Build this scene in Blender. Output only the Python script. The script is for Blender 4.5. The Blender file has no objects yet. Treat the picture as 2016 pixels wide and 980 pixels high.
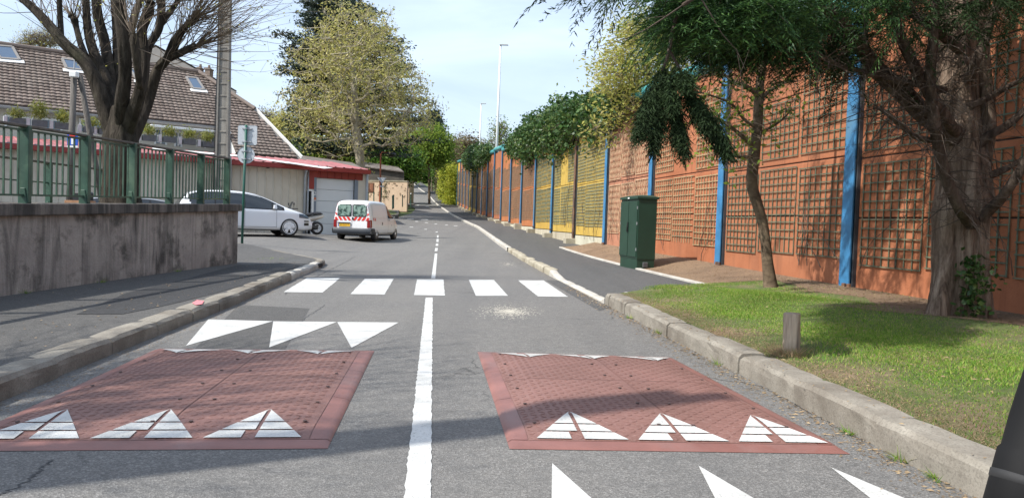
import bpy, bmesh, math, random
import numpy as np
from mathutils import Vector, Matrix
from mathutils.bvhtree import BVHTree
random.seed(7); RNG = np.random.default_rng(7)
SC = bpy.context.scene; COL = SC.collection
R = math.radians

# ---------------------------------------------------------------- camera
F = 1456.0; PITCH = math.atan(53/1456); ROLL = 0.033; CAMZ = 1.2
cam = bpy.data.cameras.new('camera'); camo = bpy.data.objects.new('camera', cam); COL.objects.link(camo)
cam.lens = 26.0; cam.sensor_width = 36.0; cam.clip_end = 3000; cam.clip_start = 0.05
RM = Matrix.Rotation(math.pi/2 - PITCH, 3, 'X') @ Matrix.Rotation(ROLL, 3, 'Z')
camo.matrix_world = Matrix.Translation((0, 0, CAMZ)) @ RM.to_4x4()
SC.camera = camo
# ---------------------------------------------------------------- sky, sun, exposure
SX, SY, SEL = -0.89, -0.456, R(49)
w = bpy.data.worlds.new('World'); SC.world = w; w.use_nodes = True
nt = w.node_tree; nt.nodes.clear()
wo = nt.nodes.new('ShaderNodeOutputWorld'); bg = nt.nodes.new('ShaderNodeBackground')
sky = nt.nodes.new('ShaderNodeTexSky'); sky.sky_type = 'NISHITA'; sky.sun_disc = False
sky.sun_elevation = SEL; sky.sun_rotation = math.atan2(SX, SY); sky.air_density = 1.15; sky.dust_density = 2.4; sky.ozone_density = 1.4
tc = nt.nodes.new('ShaderNodeTexCoord'); mp = nt.nodes.new('ShaderNodeMapping'); mp.inputs['Scale'].default_value = (1.0, 1.0, 3.2)
nz = nt.nodes.new('ShaderNodeTexNoise'); nz.inputs['Scale'].default_value = 2.3; nz.inputs['Detail'].default_value = 7; nz.inputs['Roughness'].default_value = .55; nz.inputs['Distortion'].default_value = .6
cr = nt.nodes.new('ShaderNodeValToRGB'); cr.color_ramp.elements[0].position = .42; cr.color_ramp.elements[1].position = .75
cr.color_ramp.elements[0].color = (0.42,)*3+(1,); cr.color_ramp.elements[1].color = (.80,)*3+(1,)
mx = nt.nodes.new('ShaderNodeMix'); mx.data_type = 'RGBA'; mx.inputs['B'].default_value = (6.3, 7.5, 9.3, 1)
L = nt.links.new
L(tc.outputs['Generated'], mp.inputs['Vector']); L(mp.outputs[0], nz.inputs['Vector']); L(nz.outputs['Fac'], cr.inputs[0])
L(cr.outputs[0], mx.inputs['Factor']); L(sky.outputs[0], mx.inputs['A']); L(mx.outputs['Result'], bg.inputs[0]); L(bg.outputs[0], wo.inputs[0])
bg.inputs[1].default_value = 0.115
sun = bpy.data.lights.new('sun', 'SUN'); sun.energy = 4.2; sun.angle = R(0.5); sun.color = (1, .955, .88)
suno = bpy.data.objects.new('sun', sun); COL.objects.link(suno)
sd = Vector((SX*math.cos(SEL), SY*math.cos(SEL), math.sin(SEL))).normalized()
suno.rotation_euler = sd.to_track_quat('Z', 'Y').to_euler(); suno.location = (-30, -15, 40)
SC.view_settings.view_transform = 'Standard'; SC.view_settings.look = 'None'; SC.view_settings.gamma = 1
SC.view_settings.exposure = 0.60; SC.view_settings.use_curve_mapping = False
SC.render.engine = 'CYCLES'

# ---------------------------------------------------------------- placement helpers
def ray(px, py):
    return RM @ Vector(((px-1008)/F, -(py-490)/F, -1))
def G(px, py, z=0.0):
    d = ray(px, py); t = (z-CAMZ)/d.z; return (d.x*t, d.y*t, z)
def D(px, py, Y):
    d = ray(px, py); t = Y/d.y; return (d.x*t, Y, CAMZ+d.z*t)
def Pl(px, py, o, n):
    d = ray(px, py); c = Vector((0, 0, CAMZ)); o = Vector(o); n = Vector(n)
    return c + d*((o-c).dot(n)/d.dot(n))
def interp(x, tab):
    return float(np.interp(x, [a for a, _ in tab], [b for _, b in tab]))
ZR = [(-30,0),(22,0),(30,.15),(38,.38),(50,.7),(62,1.1),(80,1.75),(95,2.5),(106,3.1),(120,4.1),(140,5.9),(155,7.1),(180,9.8),(230,13),(600,16)]
def sst(a, b, x):
    t = min(1, max(0, (x-a)/(b-a))); return t*t*(3-2*t)
def zr(Y):   # slightly smoothed road profile
    return sum(interp(Y+d, ZR) for d in (-5, -2.5, 0, 2.5, 5))/5
def h(X, Y):
    z = zr(Y)
    z += .24*sst(-5.6, -9, X)*sst(15, 21, Y)*(1-sst(29, 37, Y))
    return z
def GT(px, py, dz=0.0):
    d = ray(px, py); t = 1.0; c = Vector((0, 0, CAMZ)); prev = t
    while t < 400:
        p = c+d*t
        if p.z < h(p.x, p.y)+dz:
            a, b = prev, t
            for _ in range(30):
                m = (a+b)/2; p = c+d*m
                if p.z < h(p.x, p.y)+dz: b = m
                else: a = m
            p = c+d*b; return (p.x, p.y, p.z)
        prev = t; t *= 1.02
    return (p.x, p.y, p.z)

# ---------------------------------------------------------------- mesh builder
class MB:
    def __init__(s): s.V = []; s.Fc = []; s.n = 0; s.smooth = False; s.M = []
    def add(s, verts, faces, mi=0):
        b = s.n; s.V += [tuple(v) for v in verts]; s.n += len(verts)
        s.Fc += [tuple(i+b for i in f) for f in faces]; s.M += [mi]*len(faces); return s
    def box(s, c, d, rz=0, mi=0, top=None):
        x, y, z = [k/2 for k in d]; tx, ty = top or (1, 1)
        P = [(-x,-y,-z),(x,-y,-z),(x,y,-z),(-x,y,-z),(-x*tx,-y*ty,z),(x*tx,-y*ty,z),(x*tx,y*ty,z),(-x*tx,y*ty,z)]
        ca, sa = math.cos(rz), math.sin(rz)
        return s.add([(c[0]+a*ca-b*sa, c[1]+a*sa+b*ca, c[2]+e) for a, b, e in P],
              [(0,3,2,1),(4,5,6,7),(0,1,5,4),(1,2,6,5),(2,3,7,6),(3,0,4,7)], mi)
    def obox(s, o, ax, ay, az, mi=0):   # corner + three edge vectors
        o, ax, ay, az = map(Vector, (o, ax, ay, az))
        P = [o, o+ax, o+ax+ay, o+ay]; P += [p+az for p in P]
        return s.add(P, [(0,3,2,1),(4,5,6,7),(0,1,5,4),(1,2,6,5),(2,3,7,6),(3,0,4,7)], mi)
    def bar(s, a, b, w_, t_, up=(0,0,1), mi=0):
        a, b = Vector(a), Vector(b); d = (b-a).normalized(); sx = d.cross(Vector(up))
        if sx.length < 1e-4: sx = Vector((1,0,0))
        sx.normalize(); sz = sx.cross(d)
        return s.obox(a-sx*w_/2-sz*t_/2, b-a, sx*w_, sz*t_, mi)
    def tube(s, pts, rad, n=8, cap=True, mi=0, lump=0, seed=0):
        pts = [Vector(p) for p in pts]; rad = rad if hasattr(rad, '__len__') else [rad]*len(pts)
        V = []; u = None; rr = random.Random(seed)
        ph = [rr.random()*6.28 for _ in range(6)]
        for i, p in enumerate(pts):
            d = (pts[min(i+1, len(pts)-1)]-pts[max(i-1, 0)]).normalized()
            if u is None:
                u = d.cross(Vector((0.3, 1, 0.1))).normalized()
            u = (u-d*u.dot(d)).normalized(); v = d.cross(u)
            for k in range(n):
                a = 2*math.pi*k/n
                q = 1
                if lump and n > 24: q = 1+lump*(.45*math.sin(3*a+ph[0]+i*.07)+.3*math.sin(7*a+ph[1]-i*.05)+.35*abs(math.sin(6.5*a+ph[3]+.25*math.sin(i*.35)))+.28*math.sin(17*a+ph[2]+i*.13)+.22*(rr.random()-.5))
                elif lump: q = 1+lump*(.5*math.sin(3*a+ph[0]+i*.17)+.35*math.sin(5*a+ph[1]-i*.23)+.3*math.sin(8*a+ph[2]+i*.11)+.25*(rr.random()-.5))
                V.append(p+(u*math.cos(a)+v*math.sin(a))*rad[i]*q)
        Fs = [(i*n+k, i*n+(k+1) % n, (i+1)*n+(k+1) % n, (i+1)*n+k) for i in range(len(pts)-1) for k in range(n)]
        if cap: Fs += [tuple(range(n))[::-1], tuple((len(pts)-1)*n+k for k in range(n))]
        return s.add(V, Fs, mi)
    def lathe(s, prof, o=(0,0,0), axis='Z', n=24, mi=0, cap=True):
        V = []
        for r, z in prof:
            for k in range(n):
                a = 2*math.pi*k/n; p = (r*math.cos(a), r*math.sin(a), z)
                if axis == 'Y': p = (p[0], p[2], p[1])
                if axis == 'X': p = (p[2], p[0], p[1])
                V.append((p[0]+o[0], p[1]+o[1], p[2]+o[2]))
        m = len(prof)
        Fs = [(i*n+k, i*n+(k+1) % n, (i+1)*n+(k+1) % n, (i+1)*n+k) for i in range(m-1) for k in range(n)]
        if cap: Fs += [tuple(range(n))[::-1], tuple((m-1)*n+k for k in range(n))]
        return s.add(V, Fs, mi)
    def prism(s, poly, z0, z1, mi=0):   # poly CCW list of (x,y); z may be function
        n = len(poly); f0 = z0 if callable(z0) else (lambda x, y: z0); f1 = z1 if callable(z1) else (lambda x, y: z1)
        V = [(x, y, f0(x, y)) for x, y in poly]+[(x, y, f1(x, y)) for x, y in poly]
        return s.add(V, [tuple(range(n))[::-1], tuple(range(n, 2*n))]+[(i, (i+1) % n, n+(i+1) % n, n+i) for i in range(n)], mi)
    def build(s, name, mat, parent=None, local=False, smooth=False, loc=None, bevel=0):
        me = bpy.data.meshes.new(name)
        off = Vector((0,0,0))
        if parent is not None and not local:
            p = parent
            while p: off += p.location; p = p.parent
        if parent is None:
            A = np.array(s.V); off = Vector(((A[:,0].min()+A[:,0].max())/2, (A[:,1].min()+A[:,1].max())/2, A[:,2].min())) if loc is None else Vector(loc)
        me.from_pydata([Vector(v)-off for v in s.V], [], s.Fc)
        mats = mat if isinstance(mat, (list, tuple)) else [mat]
        for m in mats: me.materials.append(m)
        if len(mats) > 1: me.polygons.foreach_set('material_index', s.M)
        if smooth: me.polygons.foreach_set('use_smooth', [True]*len(me.polygons))
        me.update()
        o = bpy.data.objects.new(name, me); COL.objects.link(o)
        if parent is not None: o.parent = parent
        else: o.location = off
        if bevel:
            b = o.modifiers.new('bevel', 'BEVEL'); b.width = bevel; b.segments = 2; b.limit_method = 'ANGLE'; b.angle_limit = R(40)
        return o
def fast_mesh(name, V, k, mat, parent=None, loc=(0,0,0), smooth=False):
    """V (n*k,3) array of separate k-gons, world coordinates"""
    off = Vector(loc)
    if parent is not None:
        off = Vector((0,0,0)); p = parent
        while p: off += p.location; p = p.parent
    V = np.asarray(V, dtype=np.float32)-np.array(off, dtype=np.float32); n = len(V)//k
    me = bpy.data.meshes.new(name); me.vertices.add(len(V)); me.vertices.foreach_set('co', V.ravel())
    me.loops.add(n*k); me.loops.foreach_set('vertex_index', np.arange(n*k, dtype=np.int32))
    me.polygons.add(n); me.polygons.foreach_set('loop_start', np.arange(0, n*k, k, dtype=np.int32))
    me.materials.append(mat); me.update(calc_edges=True)
    if smooth: me.polygons.foreach_set('use_smooth', [True]*n)
    o = bpy.data.objects.new(name, me); COL.objects.link(o)
    if parent is not None: o.parent = parent
    else: o.location = off
    return o
def tag(o, label=None, cat=None, group=None, kind=None):
    if label: o['label'] = label
    if cat: o['category'] = cat
    if group: o['group'] = group
    if kind: o['kind'] = kind
    return o
def thing(name, label, cat, loc=(0,0,0), rz=0, group=None):
    o = bpy.data.objects.new(name, None); COL.objects.link(o); o.location = loc; o.rotation_euler = (0,0,rz)
    o.empty_display_size = .2
    return tag(o, label, cat, group)
def copy_tree(o, parent=None):
    c = o.copy(); COL.objects.link(c)
    if parent: c.parent = parent
    for ch in list(o.children): copy_tree(ch, c)
    return c
def struct(o): o['kind'] = 'structure'; return o

# ---------------------------------------------------------------- materials
def new_mat(name):
    m = bpy.data.materials.new(name); m.use_nodes = True; t = m.node_tree
    return m, t, t.nodes['Principled BSDF'], t.links.new
def nn(t, typ, **kw):
    n = t.nodes.new(typ)
    for k, v in kw.items():
        if k in n.inputs: n.inputs[k].default_value = v
        else: setattr(n, k, v)
    return n
def ramp(t, fac, stops):
    r = t.nodes.new('ShaderNodeValToRGB'); e = r.color_ramp.elements
    while len(e) < len(stops): e.new(.5)
    for i, (p, c) in enumerate(stops): e[i].position = p; e[i].color = (*c, 1) if len(c) == 3 else c
    t.links.new(fac, r.inputs[0]); return r.outputs[0]
def mixc(t, fac, a, b, mode='MIX'):
    m = t.nodes.new('ShaderNodeMix'); m.data_type = 'RGBA'; m.blend_type = mode
    for s_, v in (('Factor', fac), ('A', a), ('B', b)):
        if hasattr(v, 'links') or hasattr(v, 'is_linked'): t.links.new(v, m.inputs[s_])
        else: m.inputs[s_].default_value = v if s_ == 'Factor' else ((*v, 1) if len(v) == 3 else v)
    return m.outputs['Result']
def gpos(t, scale=(1,1,1), obj=False, rot=(0,0,0)):
    if obj: s_ = nn(t, 'ShaderNodeTexCoord').outputs['Object']
    else: s_ = nn(t, 'ShaderNodeNewGeometry').outputs['Position']
    m = nn(t, 'ShaderNodeMapping'); m.inputs['Scale'].default_value = scale; m.inputs['Rotation'].default_value = rot
    t.links.new(s_, m.inputs['Vector']); return m.outputs[0]
def noise(t, v, scale, detail=4, rough=.55, dist=0):
    n = nn(t, 'ShaderNodeTexNoise'); n.inputs['Scale'].default_value = scale; n.inputs['Detail'].default_value = detail
    n.inputs['Roughness'].default_value = rough; n.inputs['Distortion'].default_value = dist
    t.links.new(v, n.inputs['Vector']); return n.outputs['Fac']
def bump(t, hgt, b, strength=.5, dist=.01, prev=None):
    n = nn(t, 'ShaderNodeBump'); n.inputs['Strength'].default_value = strength; n.inputs['Distance'].default_value = dist
    t.links.new(hgt, n.inputs['Height']); t.links.new(n.outputs[0], b.inputs['Normal']); return n
def simple(name, col, rough=.6, metal=0, var=.25, scale=6, bs=.25, bd=.004, bscale=60, obj=False, spec=.5, dirt=None, coat=0):
    m, t, b, l = new_mat(name); v = gpos(t, obj=obj)
    a = tuple(c*(1-var) for c in col); c2 = tuple(min(1, c*(1+var)) for c in col)
    f = noise(t, v, scale, 5, .6)
    c = ramp(t, f, [(.3, a), (.7, c2)])
    if dirt:
        f2 = noise(t, v, scale*.35, 6, .65, .4); mk = ramp(t, f2, [(.5, (0,0,0)), (.68, (1,1,1))])
        c = mixc(t, mk, c, dirt)
    l(c, b.inputs['Base Color']); b.inputs['Roughness'].default_value = rough; b.inputs['Metallic'].default_value = metal
    b.inputs['Specular IOR Level'].default_value = spec; b.inputs['Coat Weight'].default_value = coat; b.inputs['Coat Roughness'].default_value = .08
    if bs: bump(t, noise(t, v, bscale, 4), b, bs, bd)
    return m

def mat_asphalt(name, lo, hi, patchy=.35, warm=(1,.985,.95), stain=True):
    m, t, b, l = new_mat(name); v = gpos(t)
    vo = nn(t, 'ShaderNodeTexVoronoi'); vo.inputs['Scale'].default_value = 125; l(v, vo.inputs['Vector'])
    sep = nn(t, 'ShaderNodeSeparateColor'); l(vo.outputs['Color'], sep.inputs[0])
    g = ramp(t, sep.outputs[0], [(0, tuple(lo*k for k in warm)), (.55, tuple((lo*.55+hi*.45)*k for k in warm)), (1, tuple(hi*1.25*k for k in warm))])
    big = noise(t, v, .45, 5, .6, .5); fine = noise(t, v, 9, 5, .6)
    c = mixc(t, ramp(t, big, [(.35, (0,0,0)), (.7, (patchy,)*3)]), g, (hi*1.05*warm[0], hi*1.02*warm[1], hi*.96*warm[2]))
    c = mixc(t, ramp(t, fine, [(.3, (.35,)*3), (.62, (0,0,0))]), c, (lo*.8, lo*.8, lo*.8))
    # tyre polished lanes lengthwise and thin cracks
    st = noise(t, gpos(t, (1.6, .06, 1), rot=(0,0,-.1)), 1.0, 4, .5)
    c = mixc(t, ramp(t, st, [(.45, (0,0,0)), (.7, (.3,)*3)]), c, (lo*.9, lo*.9, lo*.9))
    wv = nn(t, 'ShaderNodeMapping'); l(v, wv.inputs['Vector'])
    vc = nn(t, 'ShaderNodeTexVoronoi', feature='DISTANCE_TO_EDGE'); vc.inputs['Scale'].default_value = .33
    nd = nn(t, 'ShaderNodeTexNoise'); nd.inputs['Scale'].default_value = 1.7; nd.inputs['Detail'].default_value = 8; l(v, nd.inputs['Vector'])
    ad = nn(t, 'ShaderNodeVectorMath', operation='MULTIPLY_ADD'); ad.inputs[1].default_value = (1.1,1.1,1.1)
    l(nd.outputs['Color'], ad.inputs[0]); l(v, ad.inputs[2]); l(ad.outputs[0], vc.inputs['Vector'])
    crk = ramp(t, vc.outputs['Distance'], [(0, (.75,)*3), (.006, (0,0,0))])
    msk = ramp(t, noise(t, v, .3, 2), [(.5, (0,0,0)), (.6, (1,1,1))])
    mm = nn(t, 'ShaderNodeMath', operation='MULTIPLY'); l(crk, mm.inputs[0]); l(msk, mm.inputs[1])
    c = mixc(t, mm.outputs[0], c, (.025,.025,.025))
    l(c, b.inputs['Base Color']); b.inputs['Roughness'].default_value = .82; b.inputs['Specular IOR Level'].default_value = .35
    n1 = bump(t, vo.outputs['Distance'], b, .55, .006)
    return m
M = {}
M['asphalt'] = mat_asphalt('asphalt', .098, .205, warm=(1,.97,.925))
M['walk_new'] = mat_asphalt('sidewalk_asphalt_new', .05, .13, .12, (1,.99,.97))
M['walk_old'] = mat_asphalt('sidewalk_asphalt_old', .055, .125, .3, (1,.97,.93))
M['patch'] = mat_asphalt('asphalt_patch', .025, .065, .1, (1,1,1.04))
def mat_paint():
    m, t, b, l = new_mat('road_paint'); v = gpos(t)
    c = ramp(t, noise(t, v, 3, 6, .7), [(.3, (.40,.40,.38)), (.6, (.57,.57,.55))])
    f = noise(t, v, 60, 4, .7)
    sc_ = ramp(t, f, [(.36, (.8,)*3), (.43, (0,0,0))])
    mk = ramp(t, noise(t, v, 1.3, 5, .7), [(.35, (.12,)*3), (.62, (1,1,1))])
    mm = nn(t, 'ShaderNodeMath', operation='MULTIPLY'); l(sc_, mm.inputs[0]); l(mk, mm.inputs[1])
    c = mixc(t, mm.outputs[0], c, (.16,.16,.15))
    l(c, b.inputs['Base Color']); b.inputs['Roughness'].default_value = .6; bump(t, noise(t, v, 120, 3), b, .5, .004); return m
M['paint'] = mat_paint()
def mat_concrete(name, a, b_, dirt, ds=.5, streak=False, bscale=40, bs=.5, dpos=(.45,.62)):
    m, t, b, l = new_mat(name); v = gpos(t)
    c = ramp(t, noise(t, v, 3, 7, .65), [(.3, a), (.7, b_)])
    sp = ramp(t, noise(t, v, 70, 3, .6), [(.35, (.45,)*3), (.5, (0,0,0))]); c = mixc(t, sp, c, tuple(x*.55 for x in a))
    vv = gpos(t, (3.2, 3.2, .28)) if streak else v
    d = noise(t, vv, 1.0 if streak else 1.1, 7, .65, .3)
    c = mixc(t, ramp(t, d, [(dpos[0], (0,0,0)), (dpos[1], (ds,)*3)]), c, dirt)
    l(c, b.inputs['Base Color']); b.inputs['Roughness'].default_value = .88; b.inputs['Specular IOR Level'].default_value = .25
    bump(t, noise(t, v, bscale, 6, .7), b, bs, .01); return m
M['conc'] = mat_concrete('kerb_concrete_old', (.20,.182,.153), (.325,.30,.255), (.11,.09,.07), .65)
M['conc_new'] = mat_concrete('kerb_concrete_new', (.42,.40,.36), (.55,.53,.48), (.27,.24,.2), .4)
M['conc_block'] = mat_concrete('footing_concrete', (.33,.30,.23), (.46,.42,.33), (.2,.17,.12), .6)
M['wallc'] = mat_concrete('retaining_wall_concrete', (.25,.21,.19), (.34,.29,.255), (.05,.045,.04), .93, True, 25, .7, (.40,.60))
def mat_wall():
    m, t, b, l = new_mat('retaining_wall_concrete'); v = gpos(t)
    c = ramp(t, noise(t, v, 2.2, 7, .65), [(.3, (.29,.25,.22)), (.7, (.44,.385,.335))])
    s1 = ramp(t, noise(t, gpos(t, (2.6, 2.6, .42)), 1.0, 8, .68, .7), [(.46, (0,0,0)), (.60, (.9,)*3)])
    s2 = ramp(t, noise(t, gpos(t, (.7, .7, .9)), 1.0, 5, .6, .4), [(.36, (.15,)*3), (.62, (1,1,1))])
    mm = nn(t, 'ShaderNodeMath', operation='MULTIPLY'); l(s1, mm.inputs[0]); l(s2, mm.inputs[1])
    c = mixc(t, mm.outputs[0], c, (.045,.04,.035))
    s3 = ramp(t, noise(t, gpos(t, (1.1, 1.1, 1.6)), 1.3, 7, .7), [(.52, (0,0,0)), (.66, (.85,)*3)]); c = mixc(t, s3, c, (.06,.055,.045))
    s4 = ramp(t, noise(t, gpos(t, (9, 9, .5)), 1.0, 5, .6), [(.55, (0,0,0)), (.7, (.5,)*3)]); c = mixc(t, s4, c, (.07,.06,.052))
    l(c, b.inputs['Base Color']); b.inputs['Roughness'].default_value = .9; bump(t, noise(t, v, 22, 8, .75), b, .9, .02); return m
M['wallc'] = mat_wall()
M['capc'] = mat_concrete('wall_cap_concrete', (.15,.13,.115), (.22,.19,.165), (.035,.033,.03), .85, True, 25, .7, (.38,.55))
M['pole_c'] = mat_concrete('utility_pole_concrete', (.19,.18,.16), (.28,.265,.235), (.10,.09,.085), .6, True)
def mat_panel(name, a, b_, dirt, amt=.5):
    m, t, b, l = new_mat(name); v = gpos(t)
    c = ramp(t, noise(t, v, 1.2, 6, .6), [(.3, a), (.7, b_)])
    c = mixc(t, ramp(t, noise(t, gpos(t, (2.2, 2.2, .22)), 1.0, 6, .6, .3), [(.45, (0,0,0)), (.75, (amt,)*3)]), c, dirt)
    c = mixc(t, ramp(t, noise(t, v, 14, 5, .7), [(.3, (.35,)*3), (.45, (0,0,0))]), c, tuple(x*.7 for x in a))
    oi = nn(t, 'ShaderNodeObjectInfo'); c = mixc(t, .5, c, ramp(t, oi.outputs['Random'], [(0, (.62,.58,.55)), (.5, (1,1,1)), (1, (.85,.95,1.0))]), 'MULTIPLY')
    c = mixc(t, ramp(t, noise(t, gpos(t, (5, 5, .35)), 1.0, 6, .7, .5), [(.55, (0,0,0)), (.68, (.4,)*3)]), c, tuple(x*.55 for x in dirt))
    l(c, b.inputs['Base Color']); b.inputs['Roughness'].default_value = .85; b.inputs['Specular IOR Level'].default_value = .2
    bump(t, noise(t, v, 45, 6, .65), b, .45, .012); return m
M['orange'] = mat_panel('wall_orange', (.345,.122,.058), (.44,.170,.086), (.22,.095,.056))
M['salmon'] = mat_panel('wall_salmon', (.40,.18,.11), (.49,.235,.15), (.28,.13,.08))
M['ochre'] = mat_panel('wall_yellow', (.50,.32,.065), (.60,.40,.095), (.34,.21,.06))
M['rust'] = mat_panel('wall_rust', (.38,.14,.055), (.50,.19,.08), (.22,.1,.05))
M['plinth'] = mat_panel('wall_plinth', (.50,.45,.34), (.6,.56,.44), (.3,.25,.16))
M['joint'] = simple('panel_joint', (.03,.02,.015), .9, bs=0)
M['tr_green'] = simple('trellis_green', (.085,.115,.075), .75, var=.5, scale=9, dirt=(.2,.17,.1))
M['tr_tan'] = simple('trellis_tan', (.36,.29,.16), .8, var=.35, scale=7, dirt=(.16,.17,.11))
M['tr_pink'] = simple('trellis_pale', (.52,.38,.24), .8, var=.3, scale=7)
M['tr_blue'] = simple('trellis_blue_green', (.13,.19,.16), .75, var=.4, scale=8, dirt=(.30,.24,.08))
M['tr_brown'] = simple('trellis_brown', (.25,.195,.13), .8, var=.4, scale=8, dirt=(.1,.13,.1))
M['blue'] = simple('post_blue', (.042,.185,.37), .5, var=.25, scale=2.5, bs=.1, dirt=(.09,.20,.30))
M['rusty'] = simple('post_rusty', (.16,.085,.05), .8, var=.4, scale=5, dirt=(.05,.04,.04))
M['postdark'] = simple('post_joint_rubber', (.045,.05,.06), .7, bs=.1)  # dark rubber of the joint seals beside the posts
M['teal'] = simple('pipe_teal', (.06,.30,.32), .5, var=.25, scale=3, bs=.1, dirt=(.12,.33,.3))
M['cabinet'] = simple('cabinet_green', (.014,.044,.027), .42, var=.12, scale=3, bs=.08, bd=.002, obj=False)
M['railg'] = simple('railing_green', (.030,.075,.052), .45, var=.25, scale=5, bs=.1, dirt=(.09,.15,.10))
M['railtop'] = simple('rail_top_weathered', (.10,.085,.07), .75, var=.4, scale=12)
M['signpost'] = simple('sign_post_green', (.015,.09,.065), .4, var=.15, bs=0)
M['galv'] = simple('galvanised', (.36,.38,.40), .5, metal=.35, var=.12, scale=8, bs=.05)
M['alu'] = simple('sign_back_grey', (.44,.47,.50), .55, metal=.15, var=.1, scale=5, bs=.03)
M['lamp_white'] = simple('lamp_post_white', (.62,.64,.65), .5, var=.05, bs=0)
M['black'] = simple('black_plastic', (.012,.012,.013), .4, var=.2, bs=.05)
M['rubber'] = simple('tyre_rubber', (.02,.02,.021), .75, var=.2, bs=.1, obj=True)
def mat_rubber_red():
    m, t, b, l = new_mat('cushion_red_rubber'); v = gpos(t)
    c = ramp(t, noise(t, v, 1.6, 6, .6, .3), [(.3, (.155,.076,.060)), (.7, (.225,.112,.092))])
    c = mixc(t, ramp(t, noise(t, v, 45, 3), [(.5, (0,0,0)), (.75, (.5,)*3)]), c, (.29,.18,.16))
    c = mixc(t, ramp(t, noise(t, gpos(t, (2.0,.5,1)), 1.0, 5, .6), [(.52, (0,0,0)), (.72, (.4,)*3)]), c, (.17,.09,.08))
    l(c, b.inputs['Base Color']); b.inputs['Roughness'].default_value = .62; bump(t, noise(t, v, 150, 3), b, .3, .003); return m
M['redrub'] = mat_rubber_red()
M['redrub2'] = simple('cushion_border_rubber', (.215,.095,.078), .5, var=.2, scale=3, bs=.2, dirt=(.23,.135,.12))
def mat_wood(name, a, b_):
    m, t, b, l = new_mat(name); v = gpos(t, (26, 26, 2.0))
    c = ramp(t, noise(t, v, 1.0, 6, .6), [(.35, a), (.65, b_)]); l(c, b.inputs['Base Color']); b.inputs['Roughness'].default_value = .85
    bump(t, noise(t, v, 1.2, 5), b, .8, .02); return m
M['stump'] = mat_wood('weathered_stump', (.16,.12,.09), (.50,.41,.31))
M['polewood'] = mat_wood('pole_wood', (.06,.055,.05), (.15,.135,.12))
def mat_bark(name, a, mid, hi, sc=(7, 7, 1.3), strength=1.0, dist=.05, s2=1.0):
    m, t, b, l = new_mat(name); v = gpos(t, sc)
    f = noise(t, v, s2, 8, .7, .5); c = ramp(t, f, [(.33, a), (.5, mid), (.68, hi)])
    g = noise(t, gpos(t), 1.1, 5, .6); c = mixc(t, ramp(t, g, [(.55, (0,0,0)), (.75, (.4,)*3)]), c, (.08,.09,.045))
    l(c, b.inputs['Base Color']); b.inputs['Roughness'].default_value = .92; b.inputs['Specular IOR Level'].default_value = .15
    bump(t, f, b, strength, dist); return m
M['bark_con'] = mat_bark('conifer_bark', (.06,.041,.030), (.215,.152,.112), (.42,.325,.25), (13, 13, 1.6), 1.0, .09)
M['bark_br'] = mat_bark('conifer_branch_bark', (.035,.025,.02), (.085,.062,.048), (.17,.13,.105), (11, 11, 2))
M['bark_pol'] = mat_bark('pollard_bark', (.016,.013,.010), (.048,.040,.032), (.10,.084,.066), (9, 9, 1.6), 1.0, .08)
M['bark_pla'] = mat_bark('plane_bark', (.20,.17,.12), (.33,.29,.21), (.48,.43,.33), (1.2, 1.2, .5), .3, .03)
M['bark_sm'] = mat_bark('small_tree_bark', (.07,.05,.035), (.13,.095,.065), (.2,.15,.1), (5, 5, 9), .5, .02)
M['twig'] = simple('twig_bark', (.15,.115,.085), .85, var=.3, bs=0)
M['twig_dark'] = simple('dead_twig', (.075,.055,.042), .9, var=.5, scale=3, bs=0)
def mat_leaf(name, cols, trans=.45, hv=.06, rough=.55):
    m, t, b, l = new_mat(name); g = nn(t, 'ShaderNodeNewGeometry')
    n = len(cols); c = ramp(t, g.outputs['Random Per Island'], [(i/(n-1), cc) for i, cc in enumerate(cols)])
    f = noise(t, gpos(t), .9, 3, .5); hs = nn(t, 'ShaderNodeHueSaturation'); l(c, hs.inputs['Color'])
    mr = nn(t, 'ShaderNodeMapRange'); mr.inputs['To Min'].default_value = .72; mr.inputs['To Max'].default_value = 1.3
    mr.inputs['From Min'].default_value = .3; mr.inputs['From Max'].default_value = .7
    l(f, mr.inputs['Value']); l(mr.outputs[0], hs.inputs['Value'])
    l(hs.outputs[0], b.inputs['Base Color']); b.inputs['Roughness'].default_value = rough; b.inputs['Specular IOR Level'].default_value = .3
    tr = nn(t, 'ShaderNodeBsdfTranslucent'); l(hs.outputs[0], tr.inputs['Color']); ms = nn(t, 'ShaderNodeMixShader'); ms.inputs[0].default_value = trans
    l(b.outputs[0], ms.inputs[1]); l(tr.outputs[0], ms.inputs[2]); l(ms.outputs[0], t.nodes['Material Output'].inputs['Surface']); return m
M['l_plane'] = mat_leaf('leaf_plane', [(.34,.30,.08),(.46,.41,.14),(.38,.39,.12),(.56,.49,.23)])
M['l_cedar'] = mat_leaf('leaf_cedar', [(.025,.04,.028),(.04,.058,.04),(.055,.075,.048)], .15)
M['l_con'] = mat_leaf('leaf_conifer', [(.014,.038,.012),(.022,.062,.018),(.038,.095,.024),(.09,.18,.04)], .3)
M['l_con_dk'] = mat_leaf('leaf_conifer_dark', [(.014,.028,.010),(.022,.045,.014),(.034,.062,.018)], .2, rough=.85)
M['l_yel'] = mat_leaf('leaf_spring_yellow', [(.36,.34,.08),(.46,.42,.13),(.30,.36,.06),(.52,.46,.2)], .5)
M['l_spring'] = mat_leaf('leaf_spring_green', [(.10,.17,.025),(.17,.25,.035),(.26,.32,.05)], .5)
M['l_ivy'] = mat_leaf('leaf_ivy', [(.022,.055,.015),(.04,.09,.022),(.06,.12,.03),(.13,.17,.05)], .2, rough=.35)
M['l_hedge'] = mat_leaf('leaf_hedge', [(.30,.33,.035),(.42,.42,.05),(.22,.30,.035)], .4)
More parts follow.
